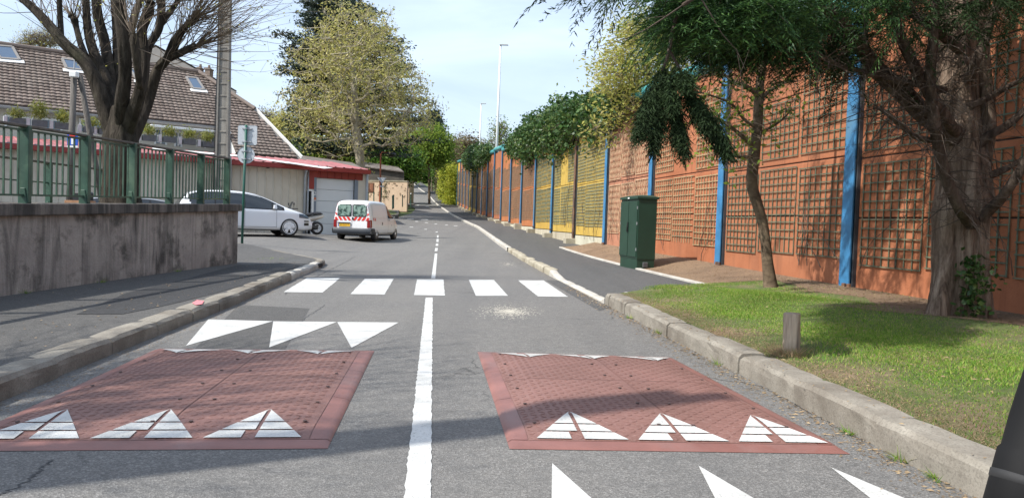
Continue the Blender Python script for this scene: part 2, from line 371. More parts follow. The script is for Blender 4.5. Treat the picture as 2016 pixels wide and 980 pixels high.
M['l_green'] = mat_leaf('leaf_bright_green', [(.05,.12,.018),(.09,.18,.025),(.14,.24,.03)], .4)
M['l_brown'] = mat_leaf('leaf_brown_twigs', [(.13,.095,.06),(.17,.13,.075),(.15,.15,.07)], .3)
M['l_bamboo'] = mat_leaf('leaf_planter', [(.16,.18,.04),(.26,.26,.06),(.09,.14,.03)], .4)
M['l_grass'] = mat_leaf('grass_blade', [(.08,.19,.02),(.13,.28,.03),(.20,.36,.04),(.30,.40,.07),(.44,.36,.15)], .4)
M['l_dead'] = mat_leaf('dead_leaf', [(.26,.18,.10),(.36,.27,.16),(.18,.12,.07)], .2)
def mat_soil(name, lo, hi, green=None):
    m, t, b, l = new_mat(name); v = gpos(t)
    c = ramp(t, noise(t, v, 22, 8, .75), [(.3, lo), (.7, hi)])
    c = mixc(t, ramp(t, noise(t, v, 1.1, 4), [(.45, (0,0,0)), (.7, (.5,)*3)]), c, tuple(x*.6 for x in lo))
    if green: c = mixc(t, ramp(t, noise(t, v, 1.6, 5, .6), [(.36, (0,0,0)), (.52, (.85,)*3)]), c, green)
    l(c, b.inputs['Base Color']); b.inputs['Roughness'].default_value = .95; bump(t, noise(t, v, 30, 8, .8), b, 1, .05); return m
M['soil'] = mat_soil('soil', (.16,.10,.06), (.36,.25,.155))
M['verge'] = mat_soil('verge_soil', (.20,.14,.08), (.42,.32,.20), (.11,.17,.035))
M['bolt'] = simple('bolt_dusty', (.08,.05,.045), .7, bs=0)
M['field'] = mat_soil('far_grass', (.08,.09,.03), (.14,.16,.05), (.09,.13,.03))
def mat_tile():
    m, t, b, l = new_mat('roof_tiles'); g = nn(t, 'ShaderNodeNewGeometry'); v = gpos(t)
    c = ramp(t, g.outputs['Random Per Island'], [(0, (.105,.078,.064)), (.5, (.15,.113,.094)), (1, (.205,.16,.135))])
    c = mixc(t, ramp(t, noise(t, v, 1.1, 6, .7), [(.4, (0,0,0)), (.7, (.5,)*3)]), c, (.19,.165,.14))
    c = mixc(t, ramp(t, noise(t, v, 5, 5, .7), [(.5, (0,0,0)), (.7, (.35,)*3)]), c, (.09,.075,.06))
    l(c, b.inputs['Base Color']); b.inputs['Roughness'].default_value = .8; bump(t, noise(t, v, 30, 4), b, .2, .01); return m
M['tile'] = mat_tile()
M['zinc'] = simple('grey_slate_roof', (.23,.215,.20), .7, var=.15, scale=2)
M['chim'] = simple('chimney_brick', (.22,.165,.13), .85, var=.3, scale=6)
M['render'] = simple('house_render', (.50,.46,.39), .8, var=.1, scale=1.5)
M['white'] = simple('white_trim', (.72,.72,.70), .5, var=.06, scale=3, bs=.05)
M['redroof'] = simple('red_roof_sheet', (.29,.088,.088), .5, var=.18, scale=1.2, bs=.05, dirt=(.36,.17,.165))
M['redtrim'] = simple('red_trim', (.23,.024,.020), .4, var=.12, scale=2, bs=.03)
M['clad'] = simple('beige_cladding', (.52,.475,.39), .55, var=.07, scale=1.6, bs=.08, dirt=(.44,.39,.31))
M['door_w'] = simple('garage_door_white', (.60,.62,.62), .45, var=.04, scale=1.2, bs=.04)
M['greyf'] = simple('grey_frame', (.17,.20,.24), .5, var=.12, bs=.03)
M['pipe_g'] = simple('downpipe_grey', (.36,.39,.42), .45, var=.12, bs=.03)
M['dark'] = simple('dark_interior', (.012,.012,.012), .9, bs=0)
M['garden'] = simple('garden_wall_render', (.56,.42,.30), .85, var=.1, scale=1.5)
M['pebble'] = simple('wall_pebbles', (.32,.235,.16), .8, var=.4, scale=4)
M['planter'] = simple('planter_slate', (.085,.10,.105), .7, var=.2)
M['planter_l'] = simple('planter_pale', (.42,.44,.45), .7, var=.12)
M['roofold'] = simple('old_sheet_roof', (.12,.10,.085), .9, var=.4, scale=2.5, dirt=(.24,.21,.18))
M['shedw'] = simple('shed_wall', (.10,.09,.075), .9, var=.35, scale=1.5)
M['redtile'] = simple('far_red_roof', (.36,.10,.06), .8)
M['orangepole'] = simple('lamp_post_brown', (.27,.07,.03), .5, bs=0)
M['vanwhite'] = simple('van_paint', (.72,.72,.72), .35, var=.03, scale=2, bs=0, obj=True, coat=.5, dirt=(.67,.67,.66))
M['carwhite'] = simple('car_paint', (.74,.76,.79), .22, var=.01, scale=1, bs=0, obj=True, coat=1)
M['cargrey'] = simple('grey_car_paint', (.20,.21,.22), .25, var=.02, bs=0, obj=True, coat=1)
M['bumper'] = simple('grey_bumper', (.03,.036,.045), .6, var=.12, bs=.05, obj=True)
M['glass'] = simple('dark_glass', (.012,.016,.020), .05, var=0, bs=0, spec=.9)
def mat_film():
    m, t, b, l = new_mat('van_window_film'); v = gpos(t, obj=True)
    c = ramp(t, noise(t, v, 5, 4, .6, .6), [(.42, (.025,.055,.045)), (.5, (.16,.25,.21)), (.7, (.26,.35,.30))])
    l(c, b.inputs['Base Color']); b.inputs['Roughness'].default_value = .12; return m
M['film'] = mat_film()
M['red'] = simple('reflective_red', (.60,.03,.02), .4, var=.05, bs=0)
M['redlens'] = simple('red_lens', (.22,.012,.012), .15, var=.05, bs=0)
M['plate'] = simple('number_plate_yellow', (.75,.42,.02), .4, var=.03, bs=0)
M['rim'] = simple('rim_silver', (.80,.81,.82), .35, metal=.1, var=.03, bs=0)
M['steelrim'] = simple('rim_steel', (.12,.12,.125), .5, metal=.3, bs=0)
M['scoot'] = simple('scooter_grey', (.34,.32,.28), .3, var=.05, bs=0, metal=.2)
M['signblue'] = simple('sign_blue', (.01,.08,.45), .4, var=.03, bs=0)
M['skyglass'] = simple('skylight_glass', (.07,.11,.17), .06, var=.05, bs=0, spec=.9)
M['winglass'] = simple('window_glass', (.08,.12,.16), .08, var=.1, bs=0, spec=.8)
M['orangel'] = simple('orange_plate', (.55,.15,.05), .5, bs=0)
M['pinkpaint'] = simple('pink_marking', (.62,.20,.22), .8, bs=0)

# ================================================================ GROUND AND ROAD
KR = [(-12,3.7),(3.4,2.18),(11.15,1.44),(27.1,-.13),(50,-2.42),(62,-4.2),(80,-6.75),(95,-9.0),(120,-13),(140,-16.3),(155,-19.4),(180,-24.7),(230,-36)]
def kr(Y): return interp(Y, KR)
def xw(Y): return 5.57-.145*(Y-12.15)
WB = [(-8,.22),(12,.30),(25,.46),(40,.67),(50,.86)]
def wbz(Y): return max(interp(Y, WB), h(0, Y)+.17)
KL = [(-12,-1.5),(4.5,-3.11),(10.05,-3.64),(17.2,-4.42)]
def kl(Y): return interp(Y, KL)

def strip(name, ys, xl, xr, zf, mat, nx=10):
    mb = MB(); V = []; Fs = []
    for Y in ys:
        a, b = xl(Y), xr(Y)
        for i in range(nx+1):
            X = a+(b-a)*i/nx; V.append((X, Y, zf(X, Y)))
    for j in range(len(ys)-1):
        for i in range(nx):
            k = j*(nx+1)+i; Fs.append((k, k+1, k+nx+2, k+nx+1))
    mb.add(V, Fs); return struct(mb.build(name, mat, smooth=True, loc=(0,0,0)))
# far terrain (one sheet to the horizon)
gy = list(np.arange(-40, 120, 3.0))+list(np.arange(120, 700, 20.0))
strip('ground', gy, lambda Y: -500, lambda Y: 500, lambda X, Y: h(X, Y)-.08, M['field'], 160)
rl = [(-14,-40),(64,-40),(67,-10.6),(72,-10.6),(80,-11.0),(95,-12.55),(120,-17.6),(140,-21),(155,-24),(180,-30),(230,-41)]
ry = [-12+i*1.0 for i in range(0, 76)]+[64+i*2.0 for i in range(1, 60)]
# asphalt of the street and of the side street mouth
def rleft(Y): return interp(Y, rl)
def asph_rows():
    mb = MB(); nx = 40; V = []; Fs = []
    ys = sorted(set(ry))
    for Y in ys:
        a, b = rleft(Y), kr(Y)+.12
        for i in range(nx+1):
            u = (i/nx); X = b+(a-b)*(u**1.6); V.append((X, Y, h(X, Y)))
    for j in range(len(ys)-1):
        for i in range(nx):
            k = j*(nx+1)+i; Fs.append((k+1, k, k+nx+1, k+nx+2))
    mb.add(V, Fs); struct(mb.build('road', M['asphalt'], smooth=True, loc=(0,0,0)))
asph_rows()

def kerb(name, pts, zt, wid, side, mat, blk=1.0, rough=.006, seed=1, ztf=None):
    """row of kerb stones: pts = road-side edge, side=+1 stones lie to the right of travel"""
    rr = random.Random(seed); mb = MB()
    P = [Vector((a, b)) for a, b in pts]; cum = [0]
    for a, b in zip(P, P[1:]): cum.append(cum[-1]+(b-a).length)
    def at(s_):
        for i in range(len(P)-1):
            if s_ <= cum[i+1] or i == len(P)-2:
                d = (P[i+1]-P[i]).normalized(); return P[i]+d*(s_-cum[i]), d
    s0 = 0
    while s0 < cum[-1]-.05:
        ln = min(blk*(1+rr.uniform(-.06, .06)), cum[-1]-s0); g = .008
        dz = rr.uniform(-rough, rough); dx = rr.uniform(-rough, rough)*1.3; k = 5
        V = []
        for i in range(k+1):
            e = .009 if i in (0, k) else 0
            p, d = at(s0+g/2+(ln-g)*i/k); nrm = Vector((d.y, -d.x))*side
            zz = h(p.x, p.y); tp = zz+(ztf(p.y) if ztf else zt)+dz; j = lambda: rr.uniform(-rough, rough)*.8
            prof = [(0, zz-.15), (0+j()*.6, (zz+tp)/2), (.004+j(), tp-.035-e), (.03+j(), tp-.006-e+j()*.3), (wid*.55, tp-e+j()*.4), (wid-.01, tp-.003-e+j()*.4), (wid, zz-.15)]
            for q, z in prof:
                V.append((p.x+nrm.x*(q+dx), p.y+nrm.y*(q+dx), z))
        m = 7
        Fs = [(i*m+a, i*m+a+1, (i+1)*m+a+1, (i+1)*m+a) for i in range(k) for a in range(m-1)]
        Fs += [tuple(range(m)), tuple(k*m+a for a in range(m))[::-1]]
        if side < 0: Fs = [f[::-1] for f in Fs]
        mb.add(V, Fs); s0 += ln
    return struct(mb.build(name, mat, smooth=False, loc=(0,0,0)))
def kh(Y): return interp(Y, [(11.2,.17),(11.35,.05),(15.6,.035),(16.9,.15),(300,.15)])
seg = lambda a, b, st=1.0: [(kr(Y), Y) for Y in np.arange(a, b, st)]+[(kr(b), b)]
kerb('kerb', seg(-10, 11.2, 2), .17, .24, 1, M['conc'], .95, .012, 3)
kerb('kerb', seg(11.25, 16.9, .6), .1, .15, 1, M['conc_new'], 1.0, .003, 4, kh)
kerb('kerb', seg(16.9, 27.4, 2), .15, .20, 1, M['conc_block'], 1.0, .008, 5)
kerb('kerb', seg(27.5, 200, 3), .15, .17, 1, M['conc_new'], 1.0, .004, 6)
CORN = [(-4.42,17.2),(-4.6,18.2),(-5.0,19.2),(-5.7,20.3),(-6.7,21.3),(-7.9,22.2),(-10,23.2),(-14,24.3),(-22,25.5)]
kerb('kerb', [(kl(Y), Y) for Y in (-10,-5,0,4.5,7,10.05,13.5)], .15, .22, -1, M['conc'], .95, .009, 7)
kerb('kerb', [(kl(Y), Y) for Y in (13.5,15.3,17.2)], .13, .18, -1, M['conc_new'], 1.0, .008, 12)
kerb('kerb', CORN, .10, .18, -1, M['conc'], 1.0, .008, 8, lambda Y: interp(Y, [(17,.14),(20,.09),(24,.05)]))
# gully mouths in the kerbs
g = MB(); g.lathe([(.0,-.02),(.075,-.02),(.075,.03),(.0,.03)], (kr(27.45)+.0, 27.45, h(kr(27.45),27.45)+.075), 'X', 16); struct(g.build('drain', M['dark'], loc=(0,0,0)))
g = MB(); g.box((kl(17.0)+.01, 16.9, .065), (.03,.42,.085)); struct(g.build('drain', M['dark'], loc=(0,0,0)))

# right sidewalk: asphalt from the crosswalk onward, up to the wall or its white edging
def swz(X, Y):
    d = X-kr(Y); k = kh(Y) if Y > 11.3 else .15
    t = sst(0, 1.7, d); base = h(X, Y)+(k*(1-t)+.15*t)-.004
    f = sst(.0, 1.0, 1-(xw(Y)-X)/1.6) if Y > 28 else 0
    return base
EDG = [(3.63,12.8),(3.02,17.95),(2.45,22.5),(1.8,28.4)]
def edgx(Y): return interp(Y, [(y, x) for x, y in EDG])
def swl(Y):
    if Y < 12.8: return kr(Y)+.13+(Y < 11.25)*0
    return kr(Y)+.13
def swr(Y):
    if Y <= 12.8: return max(kr(Y)+.16, 1.42+(Y-11.2)*(3.63-1.42)/1.6)
    if Y < 28.4: return edgx(Y)
    return xw(Y)+.05 if Y < 107 else kr(Y)+2.4
strip('sidewalk', [11.2,11.5,11.9,12.3,12.8,13.5,14.5,15.5,16.5,17.5]+list(np.arange(19, 28, 1.5))+[28.4, 28.45]+list(np.arange(30, 200, 2.5)), swl, swr, swz, M['walk_new'], 6)
def vz(X, Y):   # soil and grass between the sidewalk or the kerb and the wall
    a = kr(Y)+.2 if Y < 12.8 else edgx(Y)
    t = min(1, max(0, (X-a)/max(.1, xw(Y)-a)))
    e = h(X, Y)+.155; b = wbz(Y)+.02
    z = e+(b-e)*t+.035*math.sin(X*2.1+Y*1.3)*math.sin(t*math.pi)
    if Y < 12.8: z += .05*math.sin(t*math.pi)
    return z
def vl(Y):
    if Y < 11.2: return kr(Y)+.22
    if Y < 12.8: return swr(Y)
    return edgx(Y)+.03
ys = list(np.arange(-10, 11, .5))+[11.1, 11.25,11.6,12,12.4,12.75,13]+list(np.arange(13.5, 28.6, .5))
strip('verge', [y for y in ys if y <= 13], vl, lambda Y: xw(Y)+.1, vz, M['verge'], 16)
strip('soil', [y for y in ys if y >= 12.75], lambda Y: vl(Y), lambda Y: xw(Y)+.1, lambda X, Y: vz(X, Y)+.003, M['soil'], 12)
strip('soil', [y for y in ys if y <= 13], lambda Y: xw(Y)-.95-.22*math.sin(Y*2.3)-.15*math.sin(Y*5.1)-.9*math.exp(-((Y-8.6)/1.0)**2), lambda Y: xw(Y)+.1, lambda X, Y: vz(X, Y)+.004+.0*X, M['soil'], 12)
# white edging stones
mb = MB()
pts = [Vector(p) for p in EDG]
for a, b in zip(pts, pts[1:]):
    n_ = max(1, round((b-a).length/1.0)); d = (b-a)/n_; u = d.normalized(); nr = Vector((u.y, -u.x))
    for i in range(n_):
        p = a+d*i+u*.004; q = a+d*(i+1)-u*.004; z = h(p.x, p.y)
        mb.obox((p.x, p.y, z-.05), (q.x-p.x, q.y-p.y, h(q.x,q.y)-z), (nr.x*.12, nr.y*.12, 0), (0,0,.235))
a, b = Vector((3.63,12.78)), Vector((1.75,11.42)); u = (b-a).normalized(); nr = Vector((-u.y, u.x))
for i in range(2):
    p = a+(b-a)*i/2+u*.004; q = a+(b-a)*(i+1)/2-u*.004
    mb.obox((p.x,p.y,0), (q.x-p.x,q.y-p.y,0), (nr.x*.06,nr.y*.06,0), (0,0,.175))
struct(mb.build('edging', M['conc_new'], loc=(0,0,0), bevel=.01))

# left sidewalk up to the retaining wall, sweeping round the corner
def lwz(X, Y):
    return h(X, Y)+interp(Y, [(13,.136),(17,.118),(20,.08),(24,.04)])
def lwr(Y):
    if Y <= 17.2: return kl(Y)-.16
    return interp(Y, [(17.2,-4.58),(18.2,-4.76),(19.2,-5.16),(20.3,-5.85),(21.3,-6.8),(22.2,-8.0),(23.2,-10.1),(24.3,-14.1),(25.4,-22)])
strip('sidewalk', list(np.arange(-10, 17, 1.0))+[17.2,17.7,18.2,18.7,19.2,19.8,20.3,20.8,21.3,21.8,22.2,22.7,23.2,23.8,24.3,25.4], lambda Y: -6.3 if Y < 15.8 else -24, lwr, lwz, M['walk_old'], 14)
def patch(name, poly, dz, mat, zf=None):
    n_ = len(poly); c = Vector((sum(p[0] for p in poly)/n_, sum(p[1] for p in poly)/n_))
    mb = MB(); V = [(c.x, c.y, (zf or h)(c.x, c.y)+dz)]; out = []
    for i in range(n_):
        a, b = Vector(poly[i]), Vector(poly[(i+1) % n_]); m = max(1, int((b-a).length/.5))
        for k in range(m): out.append(a+(b-a)*k/m)
    V += [(p.x, p.y, (zf or h)(p.x, p.y)+dz) for p in out]
    mb.add(V, [(0, 1+i, 1+(i+1) % len(out)) for i in range(len(out))]); 
    o = mb.build(name, mat, loc=(0,0,0)); return struct(o)
pp = [G(*p, .14)[:2] for p in [(150,618),(240,618),(330,600),(420,578),(490,558),(545,540),(592,521),(560,516),(470,520),(380,545),(250,576)]]
patch('sidewalk_patch', pp, .004, M['patch'], lwz)
patch('sidewalk_patch', [G(*p, .14)[:2] for p in [(542,515),(606,519),(614,508),(560,505)]], .005, M['walk_new'], lwz)
patch('road_patch', [G(*p)[:2] for p in [(470,600),(610,607),(560,690),(380,690)]], .002, M['walk_old'])
o = MB().add([G(x, y, .155) for x, y in [(378,596),(388,590),(402,592),(398,598),(386,600)]], [(0,1,2,3,4)]).build('pink_survey_mark', M['pinkpaint']); struct(o)
# ------------------------------------------------ road markings
def quadpoly(name, P, dz=.004, n=8, jit=.0):
    """P = 4 corner pixels of a marking, laid on the road as a fine grid"""
    A = [Vector(GT(*p)) for p in P]; mb = MB(); V = []; Fs = []
    for i in range(n+1):
        for j in range(3):
            a = A[0].lerp(A[3], i/n); b = A[1].lerp(A[2], i/n); q = a.lerp(b, j/2); q.x += random.uniform(-jit, jit); V.append((q.x, q.y, h(q.x, q.y)+dz))
    for i in range(n):
        for j in range(2):
            k = i*3+j; Fs.append((k, k+1, k+4, k+3))
    mb.add(V, Fs); return struct(mb.build(name, M['paint'], loc=(0,0,0)))
for P in [[(605,547),(670,547),(635,576),(558,575)],[(718,549),(775,549),(757,580),(690,579)],[(821,550),(873,550),(876,582),(815,581)],
          [(923,551),(972,551),(1000,582.5),(937,582.5)],[(1020,552),(1070,552),(1118.5,584.5),(1059,583.7)]]:
    quadpoly('crosswalk_stripe', P, n=70, jit=.006)
quadpoly('centre_line', [(838,586),(852,586),(848,980),(795,980)], n=170, jit=.005)
A = Vector(GT(848,980)); B = Vector(GT(795,980)); dd = Vector((-.104,1,0))*-8
MB().add([(A.x,A.y,.004),(A.x+dd.x*1.0,A.y+dd.y,.004),(B.x+dd.x,B.y+dd.y,.004),(B.x,B.y,.004)], [(0,1,2,3)][::-1]).build('centre_line', M['paint'], loc=(0,0,0))['kind'] = 'structure'
quadpoly('centre_line', [(856,499),(861,499),(857,548),(849,548)], n=10)
for P in [[(857,488),(862,488),(861,494.5),(855.5,494.5)],[(858.5,479.5),(863,479.5),(862.5,484),(857.5,484)],[(859.5,470.5),(863.5,470.5),(863.3,476.5),(859,476.5)],[(860.5,463.2),(863.5,463.2),(863.3,468),(860.2,468)],[(858,456),(862,456),(861.5,457.5),(857.5,457.5)]]:
    quadpoly('centre_dash', P, n=2)
for x0, x1, y in [(773,786,429.6),(801,815,431),(828,843,432.5),(774,781,441.5),(806,814,447),(835,841,451.5),(817,824,436),(836,843,438.3),(855,861,441),(876,882,443),(893,901,444.6),(837,846,406),(820,826,404)]:
    quadpoly('give_way_dash', [(x0,y-.45),(x1-1,y-.45),(x1,y+.45),(x0+1,y+.45)], .006, n=1)
def tri(P, ext=None):
    a, b, c = [Vector(GT(*p)) for p in P]
    if ext: b = a+(b-a)*ext; c = a+(c-a)*ext
    o = MB().add([(q.x, q.y, h(q.x, q.y)+.004) for q in (a, b, c)], [(0,1,2)]).build('shark_tooth_marking', M['paint'], loc=(0,0,0)); struct(o)
for P in [[(366,681),(537,632.5),(410,629)],[(530,684),(663,634),(538,632.7)],[(692,685),(785,635),(664,634)]]: tri(P)
for P in [[(1087,912),(1163,980),(1086,980)],[(1375,917),(1482,980),(1407,980)],[(1635,920),(1778,980),(1712,980)]]: tri(P, 2.2)
# worn, chalky scuffs on the road
M['dust'] = simple('pale_dust', (.52,.49,.42), .95, var=.15, scale=6, bs=.3)
def dust(cx, cy, rx, ry_, n_, seed):
    rr = random.Random(seed); C = GT(cx, cy); mb = MB()
    for _ in range(n_):
        r_ = abs(rr.gauss(0, .5)); a = rr.random()*6.28; X = C[0]+rx*r_*math.cos(a); Y = C[1]+ry_*r_*math.sin(a); s_ = rr.uniform(.006, .016); e = rr.random()*3; z_ = .0008+.002*rr.random()
        mb.add([(X+s_*math.cos(e+q), Y+s_*1.5*math.sin(e+q), h(X, Y)+z_) for q in (0, 2.1, 4.2)], [(0,1,2)])
    tag(mb.build('road_dust', M['dust'], loc=C), kind='stuff')
dust(1003, 613, .42, .75, 1500, 1); dust(1180, 590, .25, .9, 500, 2); dust(1000, 520, .5, 2.5, 700, 5)
M['grit'] = simple('gutter_grit', (.20,.15,.10), .95, var=.4, scale=9, bs=.2)
rr = random.Random(12); mb = MB()
for _ in range(9500):
    Y = rr.uniform(2.4, 26); X = kr(Y)-abs(rr.gauss(0, .13))-.005; s_ = rr.uniform(.003, .011); e = rr.random()*3; z_ = .0006+.002*rr.random()
    if rr.random() < .3: X = kl(min(Y, 17))+abs(rr.gauss(0, .12))+.01; Y = min(Y, 17)
    mb.add([(X+s_*math.cos(e+q), Y+s_*1.5*math.sin(e+q), h(X, Y)+z_) for q in (0, 2.1, 4.2)], [(0,1,2)])
tag(mb.build('gutter_grit', M['grit'], loc=(0,8,0)), kind='stuff')
M['tar'] = simple('tar_seam', (.022,.022,.023), .6, var=.3, bs=.2)
def seam(P, w_, seed):
    rr = random.Random(seed); pts_ = [Vector(GT(*p)) for p in P]; V = []; n_ = 60
    for i in range(n_+1):
        t = i/n_*(len(pts_)-1); k = min(int(t), len(pts_)-2); q = pts_[k].lerp(pts_[k+1], t-k); d = (pts_[k+1]-pts_[k]).normalized(); q = q+Vector((-d.y, d.x, 0))*rr.uniform(-.02, .02); ww = w_*rr.uniform(.5, 1.3)
        for s_ in (-1, 1): V.append((q.x-d.y*ww*s_, q.y+d.x*ww*s_, h(q.x, q.y)+.0018))
    struct(MB().add(V, [(2*i, 2*i+1, 2*i+3, 2*i+2) for i in range(n_)]).build('tar_seam', M['tar'], loc=(0,0,0)))
seam([(640,600),(560,655),(500,705)], .006, 1); seam([(100,905),(60,940),(-20,990)], .006, 2); seam([(700,505),(620,545),(560,580)], .008, 3); seam([(1130,700),(1500,760),(1700,870)], .004, 4)
patch('road_patch', [G(*p)[:2] for p in [(1075,552),(1120,552),(1215,600),(1180,612)]], .0022, M['walk_new'])
# fallen leaves and needles in the gutters
def litter(n_, fx, y0, y1, seed, zf=h, s0=.008, s1=.02):
    rr = np.random.default_rng(seed); Y = y0+(y1-y0)*rr.random(n_); V = []
    for y in Y:
        x = fx(y, rr); z = zf(x, y)+.006; a = rr.random()*6.28; s_ = rr.uniform(s0, s1); t = rr.uniform(.15, .5)
        c, d = math.cos(a)*s_, math.sin(a)*s_; e = .25
        V += [(x-c, y-d, z), (x-d*e, y+c*e, z+s_*t), (x+c, y+d, z+.002), (x+d*e, y-c*e, z)]
    return V
V = litter(1300, lambda y, r: kr(y)-abs(r.normal(0, .11))-.01, 2.5, 14, 3)+litter(140, lambda y, r: kr(y)+.25-r.random()*.3, 2.5, 11, 4, lambda x, y: h(x, y)+.17)
tag(fast_mesh('leaf_litter', V, 4, M['l_dead'], loc=(2,6,0)), kind='stuff')
V = litter(300, lambda y, r: kl(y)-.3-abs(r.normal(0, .8)), 3, 17, 6, lwz, .01, .02)
tag(fast_mesh('leaf_litter', V, 4, M['l_dead'], loc=(-4,8,0)), kind='stuff')

# ------------------------------------------------ rubber speed cushions
def cushion(label, NL, NR, FR, FL, jx, cs):
    root = thing('speed_cushion', label, 'speed cushion', ((NL.x+NR.x+FL.x+FR.x)/4, (NL.y+FR.y)/2, 0), 0, 'red rubber speed cushions')
    W_ = ((NR-NL).length+(FR-FL).length)/2; Ln = ((FL-NL).length+(FR-NR).length)/2
    H = .062; rY, rX = .62, .36
    def pt(u, v, dz=0):   # u,v in metres from the near left corner
        a = u/W_; b = v/Ln; p = NL.lerp(NR, a).lerp(FL.lerp(FR, a), b)
        f = min(sst(-.12, rY, v), sst(-.12, rY, Ln-v), sst(-.16, rX, u), sst(-.16, rX, W_-u))
        e = min(1, min(u, v, W_-u, Ln-v)/.02+.0)
        f0 = min(1, max(0, f)); z = H*f0
        return Vector((p.x, p.y, z*max(0, e)+.003+dz))
    bd = .115
    def grid(name, us, vs, mat, dz=0, par=root, jit=False):
        V = [pt(u, v, dz) for v in vs for u in us]; n_ = len(us)
        Fs = [(j*n_+i, j*n_+i+1, (j+1)*n_+i+1, (j+1)*n_+i) for j in range(len(vs)-1) for i in range(n_-1)]
        return MB().add(V, Fs).build(name, mat, par, smooth=True)
    lin = lambda a, b, n_: list(np.linspace(a, b, n_))
    # the modules (two by two) with their raised tread, separated by thin joints
    jy = Ln*.52
    for (u0, u1) in ((bd, jx-.006), (jx+.006, W_-bd)):
        for (v0, v1) in ((bd, jy-.004), (jy+.004, Ln-bd)):
            mod = grid('rubber_module', lin(u0, u1, 14), lin(v0, v1, 16), M['redrub'])
            V = []; p_ = .052
            for i in range(int((u1-u0)/p_)):
                for j in range(int((v1-v0)/p_)):
                    u = u0+(i+.5)*p_; v = v0+(j+.5)*p_; s_ = 1 if (i+j) % 2 else -1
                    if v > v1-.02 or u > u1-.02: continue
                    a = math.pi/4*s_*.8; du, dv = math.cos(a)*.024, math.sin(a)*.024; pu, pv = -math.sin(a)*.008, math.cos(a)*.008
                    q = [pt(u-du, v-dv, .001), pt(u+pu, v+pv, .001), pt(u+du, v+dv, .001), pt(u-pu, v-pv, .001)]; t = pt(u-du*.5, v-dv*.5, .0035); t2 = pt(u+du*.5, v+dv*.5, .0035)
                    V += [q[0], q[3], t2, t, q[1], q[0], t, t2, q[3], q[2], t2, t2, q[2], q[1], t2, t2]
            fast_mesh('tread', [tuple(x) for x in V], 4, M['redrub'], mod)
    e = .0
    grid('border_strip', [0,.004,.02,.05]+lin(.1,W_-.1,26)+[W_-.05,W_-.02,W_-.004,W_], [0, .004, .02, .05, bd-.004], M['redrub2'])
    grid('border_strip', [0,.004,.02,.05]+lin(.1,W_-.1,26)+[W_-.05,W_-.02,W_-.004,W_], [Ln-bd+.004, Ln-.05, Ln-.02, Ln-.004, Ln], M['redrub2'])
    for k in range(3):
        va, vb = bd+(Ln-2*bd)*k/3+.003, bd+(Ln-2*bd)*(k+1)/3-.003
        grid('border_strip', [0, .004, .02, .05, bd-.004], lin(va, vb, 10), M['redrub2'])
        grid('border_strip', [W_-bd+.004, W_-.05, W_-.02, W_-.004, W_], lin(va, vb, 10), M['redrub2'])
    rc = MB()   # dark joints under the gaps
    V = [pt(u, v, -.004) for v in lin(.004, Ln-.004, 24) for u in lin(.004, W_-.004, 20)]
    rc.add(V, [(j*20+i, j*20+i+1, (j+1)*20+i+1, (j+1)*20+i) for j in range(23) for i in range(19)]).build('base_layer', M['redrub'], root, smooth=True)
    # white triangles, each cut by joints into six pieces
    def wtri(cx, v0, v1, hw):
        mb = MB(); g_ = .011; H_ = abs(v1-v0); sg = 1 if v1 > v0 else -1
        rows = [(0, .24), (.24, .5), (.5, 1)]
        for a, b in rows:
            for s_ in (-1, 1):
                va, vb = a+(.018 if a else 0), b-.018*(b < 1)
                xa, xb = hw*(1-va), hw*(1-vb)
                
                m = 6; V = []
                for i in range(m+1):
                    t = va+(vb-va)*i/m; xx = hw*(1-t); c0 = min(xx, g_ if (a or s_ > 0) else .06)
                    for j in range(5):
                        V.append(pt(cx+s_*(c0+(xx-c0)*j/4), v0+sg*t*H_, .0065))
                mb.add(V, [(i*5+j, i*5+j+1, (i+1)*5+j+1, (i+1)*5+j) for i in range(m) for j in range(4)])
        mb.build('white_triangle', M['paint'], root, smooth=True)
    for c in cs:
        wtri(W_*c, bd+.015, bd+.43, .25)
        wtri(W_*c, Ln-bd-.02, Ln-bd-.43, .25)
    for v in lin(.35, Ln-.35, 6):
        for u in (bd+.06, jx-.1, jx+.1, W_-bd-.06):
            q = pt(u, v, .004); MB().lathe([(.012,0),(.012,.004),(.006,.005)], q, 'Z', 8).build('fixing_bolt', M['bolt'], root)
V2 = lambda p: Vector(G(*p))
NRl, FRl, FLl = V2((645,883)), V2((737,691)), V2((312,687))
NLl = FLl+(NRl-FRl)
NLl = NRl+(NLl-NRl).normalized()*(NRl-NLl).length
cushion('red rubber speed cushion with white triangles in the left lane, beside the left kerb', NLl, NRl, FRl, FLl, (NRl-NLl).length*.52, (.18,.48,.78))
cushion('red rubber speed cushion with white triangles in the right lane, beside the grass verge kerb', V2((1003,884)), V2((1674,894)), V2((1318,704)), V2((940,693)), .99, (.225,.53,.835))

